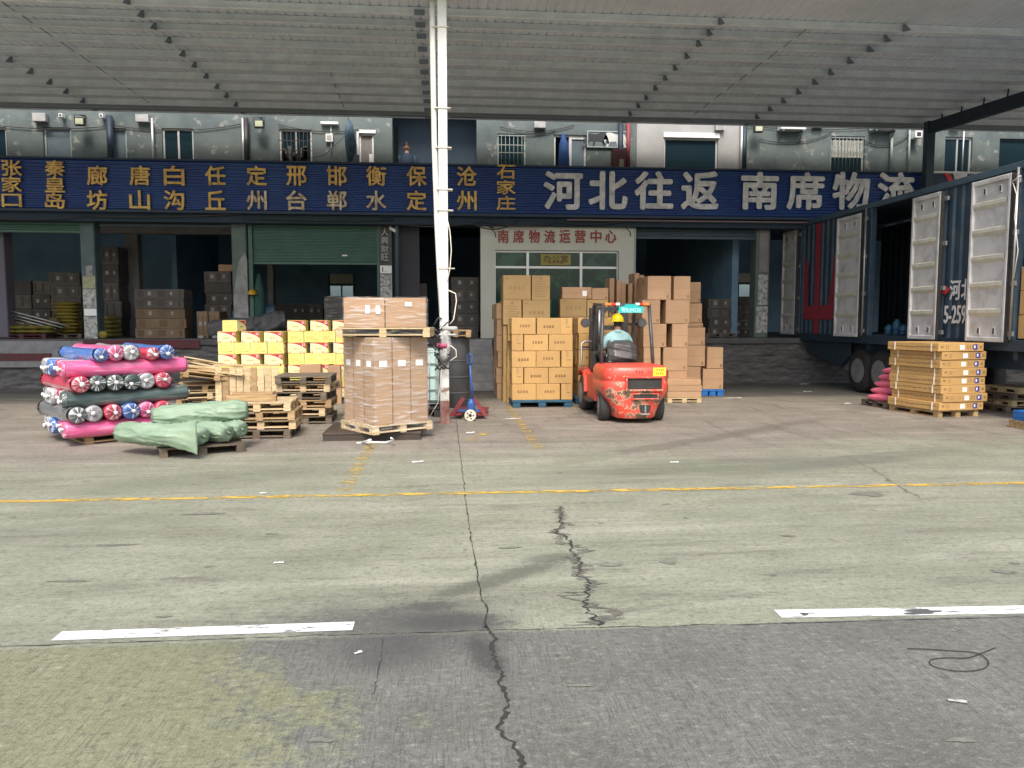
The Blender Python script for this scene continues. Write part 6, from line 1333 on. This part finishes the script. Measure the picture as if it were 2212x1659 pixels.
# ---------------------------------------------------------------- flat cartons on the right pallet
fc = G(2028, 903); FA = R(camdir(14)); fxv = Vector((math.cos(FA), math.sin(FA), 0)); fyv = Vector((-math.sin(FA), math.cos(FA), 0))
FLW, FLD, FLH = .98, 1.30, .152
pc = fc+fxv*(FLW/2-.02)+fyv*(FLD/2+.02)
pallet((pc.x, pc.y, 0), FLW-.08, FLD-.06, .125, FA, WOOD, 'brown pallet under the stack of flat golden cartons at right', open_=True)
offs = [(-.01, 0), (.05, -.02), (.02, 0), (.02, .01), (.03, -.01), (.0, .02), (.01, 0), (-.075, -.02)]
for k in range(8):
    dx, dy = offs[k]; p = fc+fxv*(FLW/2+dx)+fyv*(FLD/2+dy)
    carton('flat', p.x, p.y, .128+k*(FLH+.002), FLW, FLD, FLH, f'flat golden carton with white label and blue print, {ORD[k+1]} from the bottom', 'flat golden cartons on the right pallet', FA, .006)
q = M()
for dd in (.16, 1.08):
    for k in range(8):
        dx = offs[k][0]; x = fc+fxv*(dx-.008)+fyv*(dd+offs[k][1]+.02*(k % 3)); z = .128+k*(FLH+.002); q.box(x.x, x.y, z+FLH/2, .012, .02, FLH*1.0, 0, FA)
tag(q.build('strapping', STRING), 'white strapping running down the left side of the flat carton stack', 'strapping')
# pink bundles behind it
pg = G(1908, 884); pallet((pg.x+.55, pg.y+.5, 0), 1.0, .8, .13, .1, WOODD, 'weathered pallet under pink bundles behind the flat carton stack')
PK = mat('bundle_pink', (.70, .16, .24), .6, c2=(.55, .10, .17), ns=6, bump=.3)
for k in range(5):
    q = M(); rd = random.Random(k); q.grid(lambda s, t: (.10*math.sin(t*PI)**.5*math.cos(s*2*PI)*(1+.1*math.sin(s*19)), -.3+.6*t, .075*math.sin(t*PI)**.5*math.sin(s*2*PI)), 18, 10)
    tag(q.build('pink_bundle', PK, None, (pg.x+.12+.085*k, pg.y+.3, .205+.135*k), .6+.1*k), f'pink wrapped bundle, {ORD[k+1]} up in the leaning pile behind the flat carton stack', 'bundle', 'pink bundles')
# right edge: blue crate on a pallet, loose pallets
rg = G(2202, 930); rg.x += .12; pallet((rg.x+.5, rg.y+.2, 0), 1.0, .4, .13, 0, WOOD, 'brown pallet at the right edge under a blue crate')
q = M(); q.bb(0, .9, 0, .3, 0, .04, 0, .008); q.bb(0, .9, 0, .04, .0405, .16, 0, .008); q.bb(0, .04, .0405, .3, .0405, .16, 0, .008); q.bb(.86, .9, .0405, .3, .0405, .16); q.bb(.0405, .8595, .26, .3, .0405, .16); tag(q.build('plastic_crate', BLUEP, None, (rg.x+.03, rg.y+.06, .133)), 'bright blue plastic crate on the pallet at the right edge', 'crate')
rg2 = G(2184, 897)
for k in range(4): pallet((rg2.x+.72+.05*(k % 2), rg2.y+.7, .125*k), 1.1, .9, .12, .08*k-.1, WOODL if k % 2 else WOODD, f'pallet at the right edge behind the blue crate, {ORD[k+1]} from the ground')
# ---------------------------------------------------------------- goods on the dock
def dk_pos(u, v): p = G(u, v, ZD); return p
def dock_stack(u0, u1, vb, vt, n, style, who, d=.7, split=1, jit=.03, y=None):
    y_ = y or G((u0+u1)/2, vb, ZD).y; a, c = P(u0, vt, y_), P(u1, vb, y_); h = (a.z-ZD-.002)/n; wd = (c.x-a.x)/split
    for k in range(n):
        for i in range(split): carton(style if not isinstance(style, list) else style[k % len(style)], a.x+wd*(i+.5), y_+d/2, ZD+.002+k*h, wd-.01, d, h-.004, f'{"dusty" if style=="dusk" else "brown"} dock carton, {who}, {ORD[k+1]} row{"" if split==1 else " "+["left","middle","right"][i]}', 'cartons on the loading dock', 0, jit)
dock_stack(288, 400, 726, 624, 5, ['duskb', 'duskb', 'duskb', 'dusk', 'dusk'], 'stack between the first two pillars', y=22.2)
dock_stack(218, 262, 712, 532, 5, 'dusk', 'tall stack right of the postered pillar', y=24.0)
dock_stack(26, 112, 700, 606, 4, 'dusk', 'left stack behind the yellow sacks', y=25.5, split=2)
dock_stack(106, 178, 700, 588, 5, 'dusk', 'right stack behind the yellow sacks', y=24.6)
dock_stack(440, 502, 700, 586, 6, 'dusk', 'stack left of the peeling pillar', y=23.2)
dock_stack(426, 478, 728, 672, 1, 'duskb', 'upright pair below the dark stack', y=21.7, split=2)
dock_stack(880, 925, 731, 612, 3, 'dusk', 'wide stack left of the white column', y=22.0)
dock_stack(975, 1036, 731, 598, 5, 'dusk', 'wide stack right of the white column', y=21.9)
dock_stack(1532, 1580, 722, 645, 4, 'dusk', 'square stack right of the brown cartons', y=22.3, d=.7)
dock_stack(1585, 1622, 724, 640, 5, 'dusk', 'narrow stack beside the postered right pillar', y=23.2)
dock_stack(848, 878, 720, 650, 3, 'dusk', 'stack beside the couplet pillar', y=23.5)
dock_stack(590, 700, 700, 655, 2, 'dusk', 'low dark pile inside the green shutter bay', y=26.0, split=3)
pallet((P(1558, 724, 21.6).x, 21.75, ZD+.001), .9, .3, .12, 0, WOODD, 'weathered pallet on the dock before the square dusty stack')
o = carton('brown', P(484, 600, 23.0).x, 23.4, P(470, 586, 23.2).z+.003, .45, .3, .2, 'small pale printed box topping the stack left of the peeling pillar', 'cartons on the loading dock')
# film wrapped pallet load inside the shutter bay
a, c = P(700, 640, 23.5), P(742, 735, 23.5); carton('grey', (a.x+c.x)/2, 23.9, ZD+.002, c.x-a.x, .8, a.z-ZD, 'film wrapped dark load inside the green shutter bay', 'cartons on the loading dock'); wrap((a.x+c.x)/2, 23.9, ZD+.02, a.z+.01, c.x-a.x, .8, 0, 'grey stretch film round the dark load inside the shutter bay')
YS_ = mat('grain_sack_yellow', (.30, .25, .04), .7, c2=(.22, .16, .03), ns=6, bump=.4); YS2 = mat('grain_sack_olive', (.22, .24, .04), .7, c2=(.2, .13, .05), ns=6, bump=.4)
def pillow(name, x, y, z, w_, d_, h_, mt, rz, lab, grp):
    rd = random.Random(int(x*100+z*1000)); ph = rd.uniform(0, 6)
    q = M(); q.grid(lambda s, t: (w_/2*(2*s-1)*(1-.06*math.sin(t*PI*2)**2), d_/2*(2*t-1), h_*.5*(math.sin(s*PI)*math.sin(t*PI))**.42*(1+.08*math.sin(s*11+ph))), 14, 10); q.grid(lambda s, t: (w_/2*(2*s-1)*(1-.06*math.sin(t*PI*2)**2), d_/2*(2*t-1), -h_*.5*(math.sin(s*PI)*math.sin(t*PI))**.42), 14, 10)
    return tag(q.build(name, mt, None, (x, y, z+h_/2), rz), lab, 'sack', grp)
xa, xb, yk = P(119, 690, 22.4).x, P(172, 690, 22.4).x, 22.6
for k in range(9): pillow('grain_sack', (xa+xb)/2+.04*((k*3) % 3-1), yk, ZD+.12+k*.096, xb-xa+.06, .6, .125, YS_, .08*((k*5) % 3-1), f'yellow sack, {ORD[k+1]} up in the heap left of the postered pillar', 'yellow sacks on the dock')
pallet(((xa+xb)/2, yk, ZD+.001), .85, .7, .115, 0, WOODD, 'weathered pallet under the yellow sacks on the dock')
for k in range(5): pillow('grain_sack', P(233, 700, 22.5).x, 22.7, ZD+.002+k*.12, .42, .5, .14, YS2, .2*((k*3) % 3-1), f'olive sack in the dim heap right of the postered pillar, {ORD[k+1]} up', 'olive sacks on the dock')
pillow('grain_sack', P(225, 728, 21.3).x, 21.25, ZD+.001, .22, .2, .22, YS_, .4, 'small yellow bag on the dock edge beside the postered pillar', 'yellow sacks on the dock')
xa, xb = P(8, 700, 22.0).x, P(108, 700, 22.0).x; pallet(((xa+xb)/2, 22.1, ZD+.001), 1.25, .8, .115, 0, MAROON, 'maroon pallet under the tarpaulin covered sacks at far left')
for k in range(8): r_, cl = divmod(k, 4); pillow('grain_sack', xa+.22+cl*.31, 22.05, ZD+.12+r_*.11, .38, .6, .13, YS2 if k % 2 else YS_, .15*((k*5) % 3-1), f'yellow sack under the tarpaulin, {ORD[cl+1]} from left, {["lower","upper"][r_]} row', 'yellow sacks under the tarpaulin')
TARP = mat('tarpaulin_grey', (.085, .085, .09), .7, c2=(.13, .13, .135), ns=4, bump=.5, bs=6); TARPB = mat('tarpaulin_blue', (.06, .13, .22), .6, c2=(.10, .16, .21), ns=4, bump=.4, bs=6)
q = M(); q.grid(lambda s, t: (xa-.2+1.55*s+.05*math.sin(t*9), 21.95+.75*t, ZD+.34+.34*(1-abs(2*t-1))*(1-.5*s)+.06*math.sin(s*13+t*5)+.03*math.sin(s*29)), 30, 14); tag(q.build('tarpaulin', mat('tarpaulin_olive', (.10, .10, .075), .7, c2=(.16, .12, .05), ns=5, bump=.4)), 'grey olive tarpaulin thrown over the sacks at far left', 'tarpaulin')
q = M()
for k in range(5): q.tube([P(-20, 660+7*k, 21.9+.1*k), P(150-14*k, 705+3*k, 21.7+.1*k)], .022, 0, 6)
tag(q.build('metal_rods', STEEL), 'loose bundle of pale metal rods sloping over the tarpaulin at far left', 'rods')
def tarp_roll(u0, v0, u1, v1, y, r_, mt, lab, dy=.5):
    a, c = P(u0, v0, y), P(u1, v1, y+dy); n = 30; q = M(); d = (c-a)
    def f(s, t):
        an = s*2*PI; e = r_*(1+.10*math.sin(3*an+t*5)+.06*math.sin(7*an+t*12)+.05*math.sin(t*19)); b_ = a+d*t; nx = Vector((-d.y, d.x, 0)).normalized(); return b_+nx*(e*math.cos(an)*1.25)+Vector((0, 0, e*math.sin(an)))
    q.grid(f, n, 18)
    for tt in (0, 1):
        pts = []; nx = Vector((-d.y, d.x, 0)).normalized(); c_ = a+d*tt
        for k in range(60): an = k*.42; e = r_*(.08+.92*k/60); pts.append(c_+nx*(e*math.cos(an)*1.2)+Vector((0, 0, e*math.sin(an)*.97)))
        q.tube(pts, .03, 0, 5)
    return tag(q.build('tarpaulin_roll', mt), lab, 'tarpaulin', 'rolled tarpaulins')
tarp_roll(455, 712, 575, 700, 21.35, .24, TARP, 'grey rolled tarpaulin with coiled folds, behind the left yellow cartons', .1)
tarp_roll(548, 705, 612, 692, 21.3, .26, TARP, 'dark grey tarpaulin roll end on behind the yellow cartons', .25)
tarp_roll(505, 683, 590, 672, 21.5, .17, TARPB, 'faded blue tarpaulin roll lying over the grey ones', .3)
q = M(); p = P(545, 636, 21.2); q.grid(lambda s, t: (.12*math.sin(t*PI/2)*math.cos(s*2*PI), .14*math.sin(t*PI/2)*math.sin(s*2*PI), .14*math.cos(t*PI/2)), 20, 8); q.grid(lambda s, t: ((.12+.03*t)*math.cos(s*2*PI), (.14+.03*t)*math.sin(s*2*PI), -.01*t), 20, 1); tag(q.build('hard_hat', mat('hat_amber', (.50, .30, .01), .4), None, p), 'yellow hard hat hanging beside the peeling pillar', 'hard hat')
q = M(); p = P(560, 628, 21.4); q.tube([p+Vector((0, 0, .45)), p, p-Vector((0, 0, .5)), p-Vector((0, 0, .9))], [.04, .14, .15, .12], 0, 9); tag(q.build('work_coat', mat('coat_green', (.02, .07, .06), .8)), 'dark green work coat hanging beside the yellow hard hat', 'coat')
q = M(); p = G(406, 735, ZD); rd = random.Random(9)
for k in range(3): o = M(); o.grid(lambda s, t: (.09*math.sin(t*PI)*math.cos(s*2*PI)*(1+.3*math.sin(s*17+k)), .07*math.sin(t*PI)*math.sin(s*2*PI), .05+.05*math.cos(t*PI)), 12, 7); tag(o.build('rag', mat('rag_grey', (.30, .30, .29), .8), None, (p.x+.35*k-.1, YD+.06, ZD)), f'crumpled grey rag on the dock edge, {ORD[k+1]} from left', 'rag', 'rags on the dock edge')
# ---------------------------------------------------------------- litter and the loop of wire
def scrap(u, v, w_, d_, rz, lab, mt=PAPER):
    p = G(u, v); rd = random.Random(int(u+v)); q = M(); q.grid(lambda s, t: (w_*(s-.5), d_*(t-.5), .006+.006*math.sin(s*5+u)*math.sin(t*4)+.003*s), 5, 4, 0, False); tag(q.build('paper_scrap', mt, None, p, rz), lab, 'litter', 'litter on the yard floor')
scrap(903, 998, .14, .07, .3, 'white paper scrap before the wrapped load, in line with the white column'); scrap(1457, 999, .10, .06, -.2, 'white paper scrap between the forklift and the yellow line'); scrap(1017, 935, .13, .09, .2, 'white paper scrap by the pallet truck')
scrap(1108, 905, .28, .05, .05, 'long pale paper strip before the golden cartons'); scrap(602, 1217, .07, .02, 0, 'thin white strip on the open concrete at left'); scrap(568, 1066, .07, .02, 0, 'white scrap just above the yellow line at left'); scrap(2068, 1517, .08, .022, -.5, 'pale plastic strip on the grey slab at right', mat('strip_grey', (.34, .34, .33), .5))
scrap(1736, 830, .3, .18, .1, 'pale block of litter near the truck wheels'); scrap(1745, 846, .2, .12, -.1, 'white scrap in the shade before the dock'); scrap(1830, 872, .16, .1, 0, 'white scrap left of the truck wheels'); scrap(1583, 860, .42, .06, .03, 'pale strip right of the blue pallet'); scrap(774, 1412, .045, .02, .4, 'small white scrap on the grey slab near the centre', mat('strip_pale', (.5, .5, .48), .6))
q = M(); c_ = G(2072, 1432); pts = [G(2152, 1402), G(2110, 1418), G(2050, 1440)]
loop = [(2050, 1440), (2012, 1436), (2010, 1424), (2040, 1413), (2085, 1409), (2118, 1418), (2136, 1430), (2130, 1446), (2095, 1454), (2050, 1452), (2015, 1440)]
def cr_spline(P0, m_=6):
    out = []
    for i in range(len(P0)-1):
        a, b, c, d = P0[max(i-1, 0)], P0[i], P0[i+1], P0[min(i+2, len(P0)-1)]
        for k in range(m_): t = k/m_; out.append(.5*((2*b)+(c-a)*t+(2*a-5*b+4*c-d)*t*t+(3*b-a-3*c+d)*t**3))
    return out+[P0[-1]]
w3 = [G(u, v) for u, v in [(1960, 1404), (2000, 1405), (2060, 1409), (2110, 1414), (2134, 1430), (2128, 1446), (2090, 1453), (2045, 1450), (2012, 1440), (2012, 1428), (2045, 1424), (2090, 1424), (2120, 1414), (2150, 1402)]]
for p in w3: p.z = .008
q.tube(cr_spline(w3), .0026, 0, 6); tag(q.build('wire_loop', BLACK), 'thin black wire lying in a loop on the grey slab at right', 'wire')
